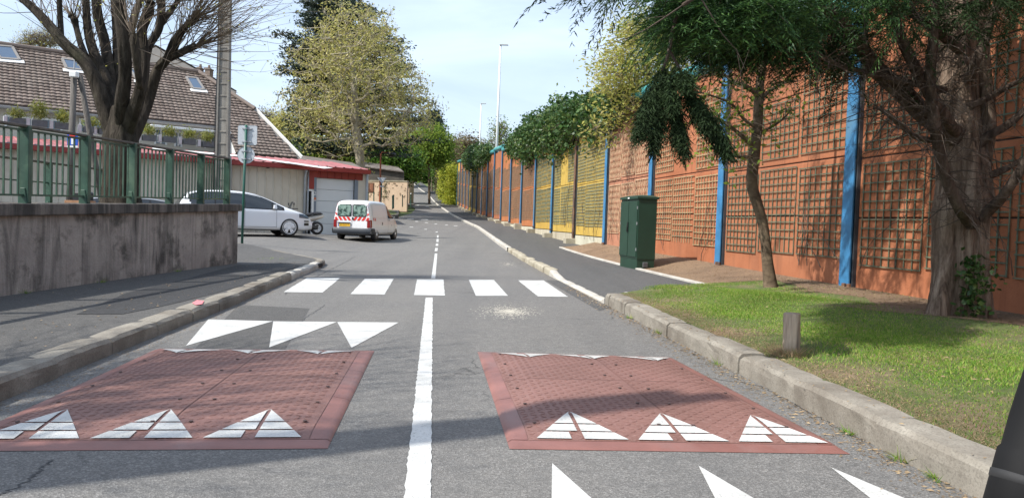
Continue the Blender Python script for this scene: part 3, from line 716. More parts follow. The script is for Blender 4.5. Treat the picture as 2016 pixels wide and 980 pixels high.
# ================================================================ NOISE BARRIER
NB = thing('noise_barrier', 'tall noise barrier of orange and yellow concrete panels with wooden trellises and blue posts', 'noise barrier', (xw(30), 30, 0))
WD = Vector((-.1435, .9896, 0)).normalized(); WN = Vector((-WD.y, WD.x, 0))   # WN points to the road
if WN.x > 0: WN = -WN
TOP = [(-8,4.7),(5,4.8),(16,4.95),(25,5.35),(50,6.3),(67,7.2),(100,9.1),(112,9.8)]
def wp(k): Y = 12.15+4.96*k; return Vector((xw(Y), Y, 0))
def trellis(p, wd, z0, z1, kind, mat, par, dense=1.0, tilt=0):
    mb = MB(); F0 = p+WN*.016; s_ = .019
    def slat(u0, w0, u1, w1, off):
        a = F0+WD*u0+Vector((0,0,w0))+WN*(off*.6); b = F0+WD*u1+Vector((0,0,w1))+WN*(off*.6)
        mb.bar(a, b, .010, s_, up=(b-a).cross(WN), mi=0)
    if kind == 'square':
        nv = int(round(wd/.185*dense)); nh = int(round((z1-z0)/.15*dense))
        for i in range(nv+1):
            u = wd*i/nv
            if random.random() < .03: continue
            slat(u, z0+random.uniform(-.02,.02), u+tilt, z1+random.uniform(-.02,.02), 0)
        for j in range(nh+1):
            z = z0+(z1-z0)*j/nh
            if random.random() < .05: continue
            slat(-.02, z, wd+.02, z+random.uniform(-.008,.008), .017)
    else:
        for s2 in (-1, 1):
            step = .17; H_ = z1-z0; k_ = .42
            c = -H_*k_
            while c < wd+H_*k_:
                u0, w0, u1, w1 = c, 0, c+s2*H_*k_, H_
                pts_ = []
                for t in np.linspace(0, 1, 60):
                    u = u0+(u1-u0)*t
                    if 0 <= u <= wd: pts_.append(t)
                if len(pts_) > 2: slat(u0+(u1-u0)*pts_[0], z0+H_*pts_[0], u0+(u1-u0)*pts_[-1], z0+H_*pts_[-1], 0 if s2 > 0 else .017)
                c += step
        slat(0, z0, wd, z0, .02); slat(0, z1, wd, z1, .02); slat(0, z0, 0, z1, .02); slat(wd, z0, wd, z1, .02)
    mb.build('trellis', mat, par)
WALLM = {2:'salmon',3:'ochre',4:'ochre',5:'ochre',6:'rust',7:'rust',8:'rust',9:'orange',10:'orange',11:'rust',12:'rust',13:'ochre',14:'ochre',15:'orange',16:'rust',17:'orange',18:'ochre'}
TRM = {1:'tr_tan',2:'tr_pink',3:'tr_blue',4:'tr_blue',5:'tr_blue'}
for k in range(-4, 19):
    a, b = wp(k), wp(k+1); Y = (a.y+b.y)/2; zb = wbz(Y); zt = interp(Y, TOP)
    jt = zb+interp(Y, [(12,2.12),(25,2.28),(50,2.55),(110,3.3)]); ml = M[WALLM.get(k, 'orange')]; mt = M[TRM.get(k, 'tr_green' if k < 3 else 'tr_brown')]
    ln = (b-a).length; th = .14; pm = MB(); jm = MB()
    a0 = a+WD*.16; l0 = ln-.32
    zs = [zb-.25, zb+1.06+.1, jt, jt+1.3, zt]
    if k >= 3: zs[0] = zb+.22
    for z0, z1 in zip(zs, zs[1:]):
        pm.obox((a0.x, a0.y, z0+.011), WD*l0, -WN*th, (0,0,z1-z0-.022))
    pan = pm.build('wall_panel', ml, NB, bevel=.012)
    jm.obox(a0-WN*.02+Vector((0,0,zs[0])), WD*l0, -WN*.08, (0,0,zt-zs[0]-.05)); jm.build('joint', M['joint'], pan)
    if k >= 3:
        q = MB(); q.obox(a-WN*-.02+Vector((0,0,zb-.3)), WD*ln, -WN*.2, (0,0,.50)); q.build('plinth', M['plinth'], NB)
    kind = 'diamond' if k in (2, 5) else 'square'; dn = 1.0 if k < 3 else 1.15
    tw = (l0-.5)/3; lo0, lo1 = zb+.42, jt-.10; up0, up1 = jt+.12, min(zt-.35, jt+1.75)
    UPH = {-1:(1.05,1.1,1.0),0:(1.6,1.1,.9),1:(1.8,0,1.05),2:(1.55,1.5,1.5),-2:(1.9,1.2,1.8)}.get(k)
    if k >= 3: lo0 += .2
    if k == 2: lo0 += .1
    for i in range(3):
        o0 = a0+WD*(.12+i*(tw+.13))
        sh = random.uniform(-.04, .04)
        trellis(o0, tw, lo0+sh, lo1+random.uniform(-.03, .03), kind, mt, pan, dn)
        if UPH:
            if UPH[i]: trellis(o0, tw, up0+sh, up0+UPH[i], kind, mt, pan, dn, random.uniform(-.03,.03))
            continue
        if k == 4 and i == 1: continue
        if k == 9 and i == 0: continue
        trellis(o0+WD*random.uniform(-.03,.03), tw, up0+sh, up1+random.uniform(-.35, .05), kind, mt, pan, dn, random.uniform(-.03,.03))
    # post at a
    pb = wbz(a.y)-.1; pt_ = interp(a.y, TOP)+.05
    pc = M['rusty'] if k in (4,) else M['blue']
    q = MB(); q.obox(a-WD*.14+WN*.085+Vector((0,0,pb)), WD*.28, WN*.022, (0,0,pt_-pb)); q.obox(a-WD*.02-WN*.2+Vector((0,0,pb)), WD*.04, WN*.285, (0,0,pt_-pb)); post = q.build('post', pc, NB)
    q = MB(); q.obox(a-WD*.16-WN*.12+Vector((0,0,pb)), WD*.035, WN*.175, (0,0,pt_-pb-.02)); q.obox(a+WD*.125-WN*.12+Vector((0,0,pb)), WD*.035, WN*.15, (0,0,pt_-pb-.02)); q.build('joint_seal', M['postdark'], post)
    q = MB()
    for s_ in (-.2, -.06):
        q.tube([a+WD*s_+WN*(.14)+Vector((0,0,wbz(a.y)+(.22 if k > 3 else 0))), a+WD*s_+WN*.14+Vector((0,0,wbz(a.y)+.08+(.22 if k > 3 else 0)))], .035, 8)
    q.build('anchor_bolt', M['rusty'], post)
    if k >= 4:
        q = MB(); hb = .22 if k != 7 else .36; c = a+WN*.22
        q.box((c.x, c.y, h(c.x, c.y)+.15+hb/2-.06), (.5,.46,hb+.12), math.atan2(WD.y, WD.x)); q.build('footing_block', M['conc_block'], NB, bevel=.02)
    if k in (-4,-3,-2,-1,0,1,2,3,7,8,9,10,17,18):
        r_ = .17; step = .12 if k in (9,) else 0
        p0 = a+Vector((0,0,interp(a.y, TOP)+.12+step)); p1 = b+Vector((0,0,interp(b.y, TOP)+.12+step-(.1 if k in (2,8) else 0)))
        q = MB(); q.tube([p0+WD*.03, p1-WD*.03], r_, 18); pp_ = q.build('coping_pipe', M['teal'], NB, smooth=False)
        q = MB(); q.tube([p0-WD*.02, p0+WD*.05], r_+.03, 18); q.build('pipe_collar', M['teal'], pp_)
k = 19; a = wp(k); q = MB(); q.obox(a-WD*.14+WN*.085+Vector((0,0,2)), WD*.28, WN*.022, (0,0,7)); q.build('post', M['blue'], NB)
# embankment ground behind the barrier
strip('embankment', list(np.arange(-25, 130, 5.0)), lambda Y: xw(Y)+.25, lambda Y: xw(Y)+60, lambda X, Y: interp(Y, TOP)-1.6+min(1.0, (X-xw(Y))*.1), M['field'], 4)

# ================================================================ RETAINING WALL, RAILING
def xf(Y): return -5.95+.011*(Y-8.6)
def capz(Y): return 1.22+.023*(Y-8.6)
RW = thing('retaining_wall', 'stained concrete retaining wall with an overhanging cap below the green railing', 'retaining wall', (xf(5), 5, .1))
ysw = [-8,-5,-2,1,4,7,9.5,12,12.01,14,15.8]
def wallseg(name, y0, y1, zlo, zhi, x_out, x_in, mat, par, n_=14, jit=0, bev=0):
    mb = MB(); V = []; rr = random.Random(3)
    for i in range(n_+1):
        Y = y0+(y1-y0)*i/n_; j = lambda: rr.uniform(-jit, jit)
        V += [(xf(Y)+x_out+j(), Y, zlo(Y)), (xf(Y)+x_in, Y, zlo(Y)), (xf(Y)+x_in, Y, zhi(Y)+j()*.5), (xf(Y)+x_out+j(), Y, zhi(Y)+j()*.5)]
    Fs = [(i*4+a, i*4+(a+1) % 4, (i+1)*4+(a+1) % 4, (i+1)*4+a) for i in range(n_) for a in range(4)]+[(0,3,2,1), (n_*4, n_*4+1, n_*4+2, n_*4+3)]
    mb.add(V, Fs); return mb.build(name, mat, par, bevel=bev)
for y0, y1 in ((-8,-3.0),(-2.985,2.4),(2.415,8.3),(8.315,12.85),(12.865,15.8)):
    wallseg('wall', y0, y1, lambda Y: -.1, lambda Y: capz(Y)-.15, 0, -.28, M['wallc'], RW, 12, .004)
wallseg('wall_cap', -8, 15.86, lambda Y: capz(Y)-.145, lambda Y: capz(Y), .07, -.34, M['capc'], RW, 40, .004, .012)
mb = MB(); mb.obox((xf(15.5)-.285, 15.5, -.1), (-6,0,0), (0,.28,0), (0,0,capz(15.5)-.1)); mb.build('return_wall', M['wallc'], RW)
mb = MB()
V = []; nx = 12; yy = list(np.arange(-10, 15.5, .5))
for Y in yy:
    for i in range(nx+1): X = -6.2-5.8*i/nx; V.append((X, Y, 1.12+.03*math.sin(X*3+Y*2)+.03*random.random()))
mb.add(V, [(j*(nx+1)+i+1, j*(nx+1)+i, (j+1)*(nx+1)+i, (j+1)*(nx+1)+i+1) for j in range(len(yy)-1) for i in range(nx)])
n0 = mb.n; mb.add([(-6.2,15.4,1.12),(-12,15.4,1.12),(-12,15.4,-.1),(-12,-10,-.1),(-12,-10,1.12),(-6.2,-10,1.12)], [(1,4,3,2)])
struct(mb.build('terrace_soil', M['verge'], smooth=True, loc=(0,0,0)))
RA = thing('railing', 'green metal railing with flat posts and thin vertical bars on the concrete wall', 'railing', (xf(8)-.14, 8, capz(8)))
def railing(root, ys, xo, zb, ht, bars=True, pw=.13):
    for i, Y in enumerate(ys):
        z = zb(Y); x = xf(Y)+xo
        q = MB(); q.box((x, Y, z+ht/2), (pw, .07, ht)); q.box((x+.0, Y-.04, z+.09), (pw*.9, .012, .2), top=(.5,1)); q.build('post', M['railg'], root, bevel=.006)
        if i+1 < len(ys):
            Y2 = ys[i+1]; z2 = zb(Y2); x2 = xf(Y2)+xo; a = Vector((x, Y, z)); b = Vector((x2, Y2, z2)); u = Vector((0,0,1))
            q = MB(); q.bar(a+u*(ht+.0), b+u*(ht+.0), .10, .03); q.build('top_rail', M['railtop'], root, bevel=.005)
            q = MB(); q.bar(a+u*.1, b+u*.1, .035, .025); q.bar(a+u*ht*.6, b+u*ht*.6, .02, .022) if not bars else q.bar(a+u*(ht-.05), b+u*(ht-.05), .035, .025)
            if bars:
                nb = 10
                for k in range(1, nb):
                    p = a.lerp(b, k/nb); q.bar(p+u*.1, p+u*(ht-.04), .019, .019, up=(0,1,0))
            q.build('infill_bars', M['railg'], root)
        if i+1 == len(ys): pass
ysp = [15.5-1.26*k for k in range(17)][::-1]
railing(RA, ysp, -.13, lambda Y: capz(Y), .95)
RB = thing('railing', 'low green fence line seen through the front railing, around the pollarded tree', 'railing', (xf(11)-1.9, 11, 1.1))
railing(RB, [6.5,8.0,9.6,11.1,12.6,14.2,15.1], -2.0, lambda Y: 1.1, .84, False, .09)
q = MB(); q.obox((-8.3,-6,1.05), (.3,0,0), (0,20.5,0), (0,0,.2)); tag(q.build('low_ledge', M['capc'], bevel=.02), 'low dirty concrete ledge along the terrace behind the railing', 'ledge')

# ================================================================ GARAGE WITH RED ROOF
fn = Vector((.6,-.8,0)); fd = Vector((-.8,-.6,0)); F0 = Vector(D(727, 337, 36)); F0.z = 0
GA = thing('garage', 'low beige clad garage with red sheet roof, red fascia and white sectional door', 'garage', (F0.x, F0.y, h(F0.x, F0.y)))
def fp(px, py, off=0.0):
    o_ = F0+fn*off; p = Pl(px, py, o_, fn); return (p-o_).dot(fd), p.z
def fq(mb, u0, u1, z0, z1, off, th=.04):   # box on the facade
    mb.obox(F0+fd*u0+fn*off+Vector((0,0,z0)), fd*(u1-u0), fn*th, (0,0,z1-z0))
def U(px): return fp(px, 400)[0]
uend = U(720); uL = 34
zG = lambda u: h(*(F0+fd*u).xy)-.3
eave = lambda u: fp(528, 321.5)[1]
zE = fp(528, 327)[1]
# cladding with real ribs
q = MB(); u0, u1 = U(601), uL; u = u0; prof = []
while u < u1:
    prof += [(u, 0), (u+.03, .035), (u+.06, .035), (u+.09, 0)]; u += .36
V = []; 
for (a, o_) in prof:
    p = F0+fd*a+fn*o_; V += [(p.x, p.y, -.2), (p.x, p.y, zE+.15)]
q.add(V, [(2*i, 2*i+2, 2*i+3, 2*i+1)[::-1] for i in range(len(prof)-1)]); q.build('cladding', M['clad'], GA)
q = MB(); fq(q, uend, U(697), -.2, zE+.1, -.2, .2); fq(q, U(618), U(601), fp(610,376)[1], zE+.1, -.3, .3); q.build('wall', M['clad'], GA)
q = MB(); q.obox(F0+fd*.9+fn*-.25+Vector((0,0,-.2)), fd*(uL-1), -fn*6, (0,0,zE+.2)); q.build('building_core', M['dark'], GA)
q = MB(); q.obox(F0+fd*uend+fn*-.2+Vector((0,0,-.2)), fd*.15, -fn*6.4, (0,0,zE+.3)); q.build('side_wall', M['clad'], GA)
# roof sheet, rising to the back; fascia on its edge
rk = .125
def rp(u, b, dz=0): return F0+fd*u+fn*(.45-b)+Vector((0,0,zE+.14+b*rk+dz))
ue = fp(728.5, 336, .45)[0]
q = MB(); V = []; n_ = 0; u = ue
while u < uL+1: V += [rp(u,0,0), rp(u,4.6,0), rp(u+.04,0,.028), rp(u+.04,4.6,.028), rp(u+.09,0,.028), rp(u+.09,4.6,.028), rp(u+.13,0,0), rp(u+.13,4.6,0)]; u += .42
q.add(V, [(2*i, 2*i+1, 2*i+3, 2*i+2) for i in range(len(V)//2-1)]); rf = q.build('roof', M['redroof'], GA)
q = MB(); q.obox(rp(ue-.02, -.01, -.19), fd*(uL-ue+1), -fn*.05, (0,0,.175)); q.obox(rp(ue-.05,-.01,-.19), fd*.04, -fn*6.1, (0,0,.18)); q.build('fascia', M['redtrim'], GA)
q = MB(); q.obox(rp(ue, 0, -.21), fd*(uL-ue), -fn*.42, (0,0,.02)); q.build('soffit', M['redtrim'], GA)
st = []
ro = rp(0,0); rn = (Vector((0,0,1))+fn*rk).normalized()
for px, py in [(300,291),(470,306),(655,331),(640,332),(480,309.5),(300,293.5)]:
    p = Pl(px, py, ro+Vector((0,0,.035)), rn); st.append(p)
q = MB(); q.add(st+[p+Vector((0,0,.012)) for p in st], [(0,1,4,5),(1,2,3,4),(6,11,10,7),(7,10,9,8),(0,6,7,1),(1,7,8,2),(2,8,9,3),(3,9,10,4),(4,10,11,5),(5,11,6,0)]); q.build('flashing_strip', M['white'], rf)
# red band over the door
q = MB(); ub0, ub1 = U(712), U(604); zb0 = fp(660, 352)[1]; fq(q, ub0, U(622), zb0, zE, -.02, .05); fq(q, U(622), ub1, fp(612,372)[1], zE, -.02, .055)
u = ub0
while u < U(622): fq(q, u, u+.03, zb0, zE, .03, .025); u += .35
q.build('red_band', M['redtrim'], GA)
# sectional door
dz0, dz1 = fp(660,463)[1], zb0; q = MB(); dl, dr = U(622), U(697); nP = 5
for i in range(nP):
    a = dz0+(dz1-dz0)*i/nP; fq(q, dr, dl, a+.006, a+(dz1-dz0)/nP-.006, -.16, .05)
gd = q.build('garage_door', M['door_w'], GA, bevel=.008)
q = MB(); fq(q, dr, dl, dz0, dz1, -.19, .025); q.build('door_backing', M['greyf'], gd)
q = MB(); fq(q, U(703.5), U(697), dz0-.2, zb0, -.2, .24); fq(q, U(621.8), U(617), dz0-.2, zb0, -.2, .24); q.build('door_jamb', M['greyf'], GA)
q = MB(); a, b = U(616.5), U(603.5); zt_ = fp(610,373)[1]; fq(q, a, a-.0+.10, dz0-.2, zt_, -.05, .12); fq(q, b-.05, b, dz0-.2, zt_, -.05, .12); fq(q, a, b, zt_-.07, zt_, -.05, .12)
q.build('door_frame', M['white'], GA)
q = MB(); fq(q, a+.07, b-.05, dz0-.2, zt_-.07, -.24, .03); q.build('doorway', M['dark'], GA)
q = MB(); fq(q, U(722.5), U(719.2), dz0-.3, zE, .0, .09); q.build('downpipe', M['pipe_g'], GA)
q = MB(); c = U(598)
q.tube([F0+fd*c+fn*.3+Vector((0,0,zE)), F0+fd*c+fn*.1+Vector((0,0,zE-.35)), F0+fd*c+fn*.1+Vector((0,0,h(*(F0+fd*c).xy)))], .055, 10)
q.tube([F0+fd*(c-.17)+fn*.06+Vector((0,0,zE)), F0+fd*(c-.17)+fn*.06+Vector((0,0,0))], .035, 8); q.build('downpipe', M['pipe_g'], GA, smooth=True)
q = MB(); uu, zz = fp(526, 329); q.tube([F0+fd*uu+fn*.0+Vector((0,0,zz)), F0+fd*uu+fn*.16+Vector((0,0,zz))], .07, 12); q.build('wall_lamp', M['black'], GA)
def text(name, s_, size, mat, parent, loc, rot, ext=.002):
    c = bpy.data.curves.new(name, 'FONT'); c.body = s_; c.size = size; c.extrude = ext; c.align_x = 'CENTER'; c.align_y = 'CENTER'
    o = bpy.data.objects.new(name, c); COL.objects.link(o); dg = bpy.context.evaluated_depsgraph_get(); me = bpy.data.meshes.new_from_object(o.evaluated_get(dg))
    bpy.data.objects.remove(o); me.materials.clear(); me.materials.append(mat); o = bpy.data.objects.new(name, me); COL.objects.link(o); o.parent = parent
    o.matrix_local = Matrix.Translation(loc) @ rot; return o
frot = Matrix.Rotation(math.atan2(fn.y, fn.x)+math.pi/2, 4, 'Z') @ Matrix.Rotation(math.pi/2, 4, 'X')
uu, zz = fp(619.3, 381); text('house_number', '2', .26, M['white'], GA, (F0+fd*uu+fn*.06+Vector((0,0,zz)))-GA.location, frot)
q = MB(); uu, zz = fp(619.3, 390); fq(q, uu-.05, uu+.05, zz-.12, zz+.02, .04, .012); q.build('orange_plate', M['orangel'], GA)
q = MB(); uu, zz = fp(619.3, 394.5); fq(q, uu-.05, uu+.05, zz-.03, zz+.03, .04, .012); q.build('small_plate', M['white'], GA)

# ================================================================ HOUSE WITH BROWN TILED ROOF
pit = R(40); Eo = Vector(D(430, 250, 41)); rn = (fn*math.sin(pit)+Vector((0,0,math.cos(pit)))).normalized(); up = (-fn*math.cos(pit)+Vector((0,0,math.sin(pit))))
sdir = -fd   # towards the right
HO = thing('house', 'long house with brown tiled roof, skylights and pale wall behind the red roof', 'house', (Eo.x-8, Eo.y-4, .3))
def hp(px, py):
    p = Pl(px, py, Eo, rn)-Eo; return p.dot(sdir), p.dot(up)
rid = hp(333,136)[1]
P1 = [(-45, hp(0,76)[1]), (hp(0,76)), (hp(333,136)), hp(390,144), hp(501,217), hp(592,312), hp(452,293), hp(455,262), (hp(430,250)[0]+.5, -.1), (-45, -.1)]
slope_poly = [(-45, rid), hp(333,136), hp(390,144), hp(501,217), hp(592,312)]
zlow = hp(592,312)[1]; tcut = hp(452,268)[0]
def rx_(t):  # right border of the roof at height t
    pts_ = [hp(592,312), hp(501,217), hp(390,144), (hp(390,144)[0]-.1, rid+.001)]
    return float(np.interp(t, [p[1] for p in pts_], [p[0] for p in pts_]))
def lx_(t): return -45 if t > 0 else tcut
q = MB(); row = .27; t = zlow; per = .24
top_t = rid
while t < top_t:
    t1 = min(t+row+.03, top_t+.02); xl, xr = lx_(t+.05), min(rx_(t+.02), rx_(min(t+row, top_t)) + .12)
    xr = rx_(min(t+row*.5, top_t)); n_ = int((xr-xl)/per)
    for i in range(n_):
        x0 = xl+i*per; dz = random.uniform(-.006,.006); V = []
        for a, hh in ((0,0),(.06,.018),(.13,.024),(.19,.012),(.245,0)):
            for tt, l in ((t, .088), (t1, .02)): V.append(Eo+sdir*(x0+a)+up*tt+rn*(l+hh+dz))
        V0 = [Eo+sdir*(x0+a)+up*t+rn*-.02 for a in (0,.06,.13,.19,.245)]
        q.add(V+V0, [(2*k, 2*k+2, 2*k+3, 2*k+1) for k in range(4)]+[(10+k, 11+k, 2*k+2, 2*k) for k in range(4)])
    t += row
rf = q.build('roof', M['tile'], HO)
# underlay, hip and gable closing faces
A_ = [Eo+sdir*x+up*t for x, t in [(-45,-.05),(tcut,-.05),(tcut,zlow),hp(592,312),hp(501,217),hp(390,144),(hp(390,144)[0],rid),(-45,rid)]]
bk = [p-fn*9+Vector((0,0,-2.5)) for p in A_]
q = MB(); q.add([p-rn*.03 for p in A_], [(0,1,7),(1,5,6,7),(1,2,4,5),(2,3,4)]); 
rdg = A_[6]; bb = [rdg-fn*7-Vector((0,0,6)), Eo+sdir*-45+up*rid-fn*7-Vector((0,0,6)), A_[3]-fn*7]
q.add([A_[7], A_[6], bb[0], bb[1]], [(0,3,2,1)]); q.add([A_[6], A_[4], A_[3], bb[2], bb[0]], [(0,4,1),(1,4,3),(1,3,2)]); q.build('roof_underside', M['zinc'], HO)
q = MB(); pr = [Eo+sdir*x+up*t+rn*.1 for x, t in [(-45,rid),hp(333,136),hp(390,144)]]; q.tube([pr[0], pr[2]], .13, 8); q.tube([pr[2], Eo+sdir*hp(501,217)[0]+up*hp(501,217)[1]+rn*.1], .13, 8); q.build('ridge_tiles', M['tile'], HO)
q = MB(); a, b = [Eo+sdir*x+up*t+rn*.06 for x, t in (hp(503,217), hp(594,312))]; q.bar(a, b, .06, .22, up=rn); q.build('verge_board', M['white'], HO)
q = MB(); a = Eo+sdir*-45-up*.1; b = Eo+sdir*tcut-up*.1; q.tube([a-Vector((0,0,.02)), b-Vector((0,0,.02))], .09, 10); q.build('gutter', M['zinc'], HO, smooth=True)
q = MB(); q.obox(Eo+sdir*hp(292,241)[0]+fn*.0+Vector((0,0,-.42)), sdir*(tcut-hp(292,241)[0]), fn*.9, (0,0,.12)); q.build('awning', M['white'], HO, bevel=.02)
wo_ = Eo-fn*.55
def wq(mb, x0, x1, z0, z1, off=0, th=.1): mb.obox(wo_+sdir*x0+fn*off+Vector((0,0,z0-wo_.z)), sdir*(x1-x0), fn*th, (0,0,z1-z0))
def wpx(px, py): p = Pl(px, py, wo_, fn); return (p-wo_).dot(sdir), p.z
q = MB(); wq(q, -45, tcut+.2, .2, Eo.z-.05, -.3, .3); wq(q, tcut+.2, hp(575,306)[0], .2, wpx(560,308)[1]-.2, -.6, .3); q.build('wall', M['render'], HO)
q = MB(); q.add([Eo+sdir*tcut-Vector((0,0,.1)), Eo+sdir*tcut+up*zlow, Eo+sdir*tcut-fn*.5+Vector((0,0,-1.9))], [(0,1,2)]); q.build('verge_board', M['white'], HO)
for x0, y0, x1, y1 in [(12,226,62,252),(82,232,120,258),(158,233,197,262),(230,240,262,270),(306,252,326,284),(345,258,356,288),(404,262,426,292)]:
    a, b = wpx(x0, y0), wpx(x1, y1); q = MB(); wq(q, a[0], b[0], b[1], a[1]-.05, .0, .03); wn = q.build('window', M['winglass'], HO)
    q = MB()
    for (c0, c1, d0, d1) in ((a[0]-.06,a[0]+.03,b[1]-.05,a[1]), (b[0]-.03,b[0]+.06,b[1]-.05,a[1]), (a[0],b[0],a[1]-.1,a[1]), ((a[0]+b[0])/2-.04,(a[0]+b[0])/2+.04,b[1],a[1]-.1)): wq(q, c0, c1, d0, d1, .03, .05)
    q.build('window_frame', M['white'], wn)
for P in [[(-14,94),(24,97),(38,122),(0,119)],[(122,120),(150,124),(162,142),(131,139)],[(254,140),(286,146),(300,166),(270,161)],[(366,156),(387,158),(401,180),(379,178)]]:
    C4 = [Eo+sdir*hp(*p)[0]+up*hp(*p)[1] for p in P]; c = sum(C4, Vector())/4; q = MB()
    q.add([p+rn*.14 for p in C4], [(3,2,1,0)]); sk = q.build('skylight', M['skyglass'], HO)
    q = MB()
    for i in range(4): a, b = C4[i], C4[(i+1) % 4]; q.bar(a+rn*.11, b+rn*.11, .12, .12, up=rn)
    q.build('skylight_frame', M['zinc'], sk)
    q = MB(); a, b = C4[3], C4[2]; d_ = (b-a)*.25; q.bar(a-d_+rn*.11-up*.16, b+d_+rn*.11-up*.16, .25, .03, up=rn); q.build('flashing', M['white'], sk)
# grey roofed house beyond the ridge
BH = Vector(D(340, 150, 62)); H2 = thing('house', 'grey roofed gable of a farther house with two chimneys above the brown roof', 'house', (BH.x, 62, 3))
q = MB(); pl = [D(*p, 62) for p in [(240,240),(240,112),(307,93),(462,181),(462,240)]]; n_ = 5
q.add(list(map(Vector, pl))+[Vector(p)+Vector((-4.2,9,0)) for p in pl], [(0,1,2,3,4)[::-1],(5,6,7,8,9),(1,6,7,2),(2,7,8,3),(3,8,9,4),(0,5,6,1)]); q.build('wall', M['render'], H2)
q = MB(); pl = [Vector(D(*p, 61.6)) for p in [(240,111),(307,91),(466,181)]]; 
q.add([p+Vector((0,0,.1)) for p in pl]+[p+Vector((-4.2,10,.1)) for p in pl], [(0,1,4,3),(1,2,5,4)])
pf = [Vector(D(*p, 61.5)) for p in [(238,118),(307,93),(470,184),(340,160),(300,150)]]; q.add(pf, [(0,4,3,2,1)]); q.build('roof', M['zinc'], H2)
for x0, x1, yt, yb in ((403,413,137,160),(388,394,135,150)):
    a, b = Vector(D(x0, yb, 60.9)), Vector(D(x1, yt, 60.9)); q = MB(); q.obox(a, (b.x-a.x,0,0), (0,.7,0), (0,0,b.z-a.z)); ch = q.build('chimney', M['chim'], H2)
    q = MB(); q.obox(Vector((a.x-.05,a.y-.05,b.z)), (b.x-a.x+.1,0,0), (0,.8,0), (0,0,.1)); q.lathe([(.12,0),(.1,.3)], ((a.x+b.x)/2, a.y+.35, b.z+.1), 'Z', 8); q.build('chimney_pot', M['chim'], ch)
# planters on the terrace edge, each with a tufted plant
def cards(C, n_per, spread, size, rng, up_bias=0, asp=.45, droop=0):
    C = np.repeat(np.asarray(C, float), n_per, 0); n_ = len(C); sp = np.array(spread if hasattr(spread, '__len__') else [spread]*3)
    P = C+rng.normal(0, 1, (n_, 3))*sp*.5
    d = rng.normal(0, 1, (n_, 3)); d[:, 2] = d[:, 2]*.6+up_bias; d /= np.linalg.norm(d, axis=1)[:, None]
    e = np.cross(d, rng.normal(0, 1, (n_, 3))); e /= np.linalg.norm(e, axis=1)[:, None]+1e-9
    s_ = size*(.6+.8*rng.random(n_))[:, None]
    a = P-d*s_; c = P+d*s_; b = P+e*s_*asp-d*s_*.2; f = P-e*s_*asp-d*s_*.2
    return np.stack([a, b, c, f], 1).reshape(-1, 3)
pl_o = F0-fn*4.6
PLS = [(293,278,1),(333,281,1),(372,285,1),(409,290,1),(34,246,.9),(78,250,1.5),(123,255,1.2),(178,262,.9),(208,266,.9)]
PLL = ['leftmost planter right of the big tree, pale and slate box','second slate planter right of the big tree with straw coloured tuft','third slate planter right of the big tree with yellow green tuft','slate planter beside the concrete utility pole','planter at the far left of the house wall, low tuft','tall dark tufted planter above the first green railing post','planter with yellow green plant just left of the white lamp box pole','planter with thin plant between the slanting wooden strut and the big tree','planter half hidden behind the left side of the big tree trunk']
for (px, py, s_), lb in zip(PLS, PLL):
    p = Pl(px, py, pl_o, fn); q = MB(); T = thing('planter', lb, 'planter', tuple(p), 0, 'planters along the terrace edge')
    rz = math.atan2(sdir.y, sdir.x); q.box((p.x+.0, p.y, p.z+.14), (.56,.34,.28), rz); q.build('planter_box', M['planter'], T, bevel=.02)
    q = MB(); c = p-sdir*.42; q.box((c.x, c.y, p.z+.15), (.14,.34,.34), rz); q.build('pale_box', M['planter_l'], T, bevel=.02)
    V = cards([(p.x, p.y, p.z+.40*s_+.1)], int(380*s_), (.30,.30,.26*s_), .11, RNG, .9, .12); fast_mesh('plant', V, 4, M['l_bamboo'], T)
q = MB(); z0 = rp(10, 4.6).z; q.obox(pl_o+fd*(U(440))+Vector((0,0,z0-3)), fd*40, -fn*3.5, (0,0,3.0+min(.0, 0)-.02)); tag(q.build('terrace_slab', M['planter_l']), 'pale flat terrace behind the red roof carrying the planters', 'terrace')

# ================================================================ POLES AND SIGNS
ub = U(438); pb_ = F0+fd*ub+fn*.75; X0, Y0 = D(438, 320, pb_.y)[:2]; ps = (pb_.y)/29
UP = thing('utility_pole', 'tall grey concrete utility pole with ladder recesses in front of the garage', 'utility pole', (X0, Y0, h(X0, Y0)))
q = MB(); zb_ = h(X0, Y0)-.3; H_ = 12.2; W0, W1 = .50, .36
for s_ in (-1, 1):
    q.add([(X0+s_*W0/2-.05,Y0-.14,zb_),(X0+s_*W0/2+.05,Y0-.14,zb_),(X0+s_*W0/2+.05,Y0+.14,zb_),(X0+s_*W0/2-.05,Y0+.14,zb_),
           (X0+s_*W1/2-.04,Y0-.1,zb_+H_),(X0+s_*W1/2+.04,Y0-.1,zb_+H_),(X0+s_*W1/2+.04,Y0+.1,zb_+H_),(X0+s_*W1/2-.04,Y0+.1,zb_+H_)], [(0,3,2,1),(4,5,6,7),(0,1,5,4),(1,2,6,5),(2,3,7,6),(3,0,4,7)])
z = zb_+.5; q.box((X0, Y0+.05, zb_+.9), (W0-.05, .1, 1.8))
while z < zb_+H_-.3: q.box((X0, Y0, z), (W0-.02-.13*(z-zb_)/H_, .16, .06)); q.box((X0, Y0-.03, z+.25), (W0-.04-.13*(z-zb_)/H_, .05, .5)); z += .50
q.build('shaft', M['pole_c'], UP, bevel=.012)
q = MB(); q.tube([(X0-.27-.0, Y0-.1, zb_+.5), (X0-.26, Y0-.1, zb_+6), (X0-.2, Y0-.1, zb_+H_)], .028, 8); q.tube([(X0-.33, Y0-.1, zb_+.5), (X0-.31, Y0-.1, zb_+6)], .015, 6); q.build('cable', M['black'], UP)
q = MB(); px_ = D(449, 330, Y0)[0]; q.tube([(px_, Y0+.2, zb_), (px_, Y0+.2, D(449,306,Y0)[2])], .06, 10); q.build('conduit', M['pipe_g'], UP)
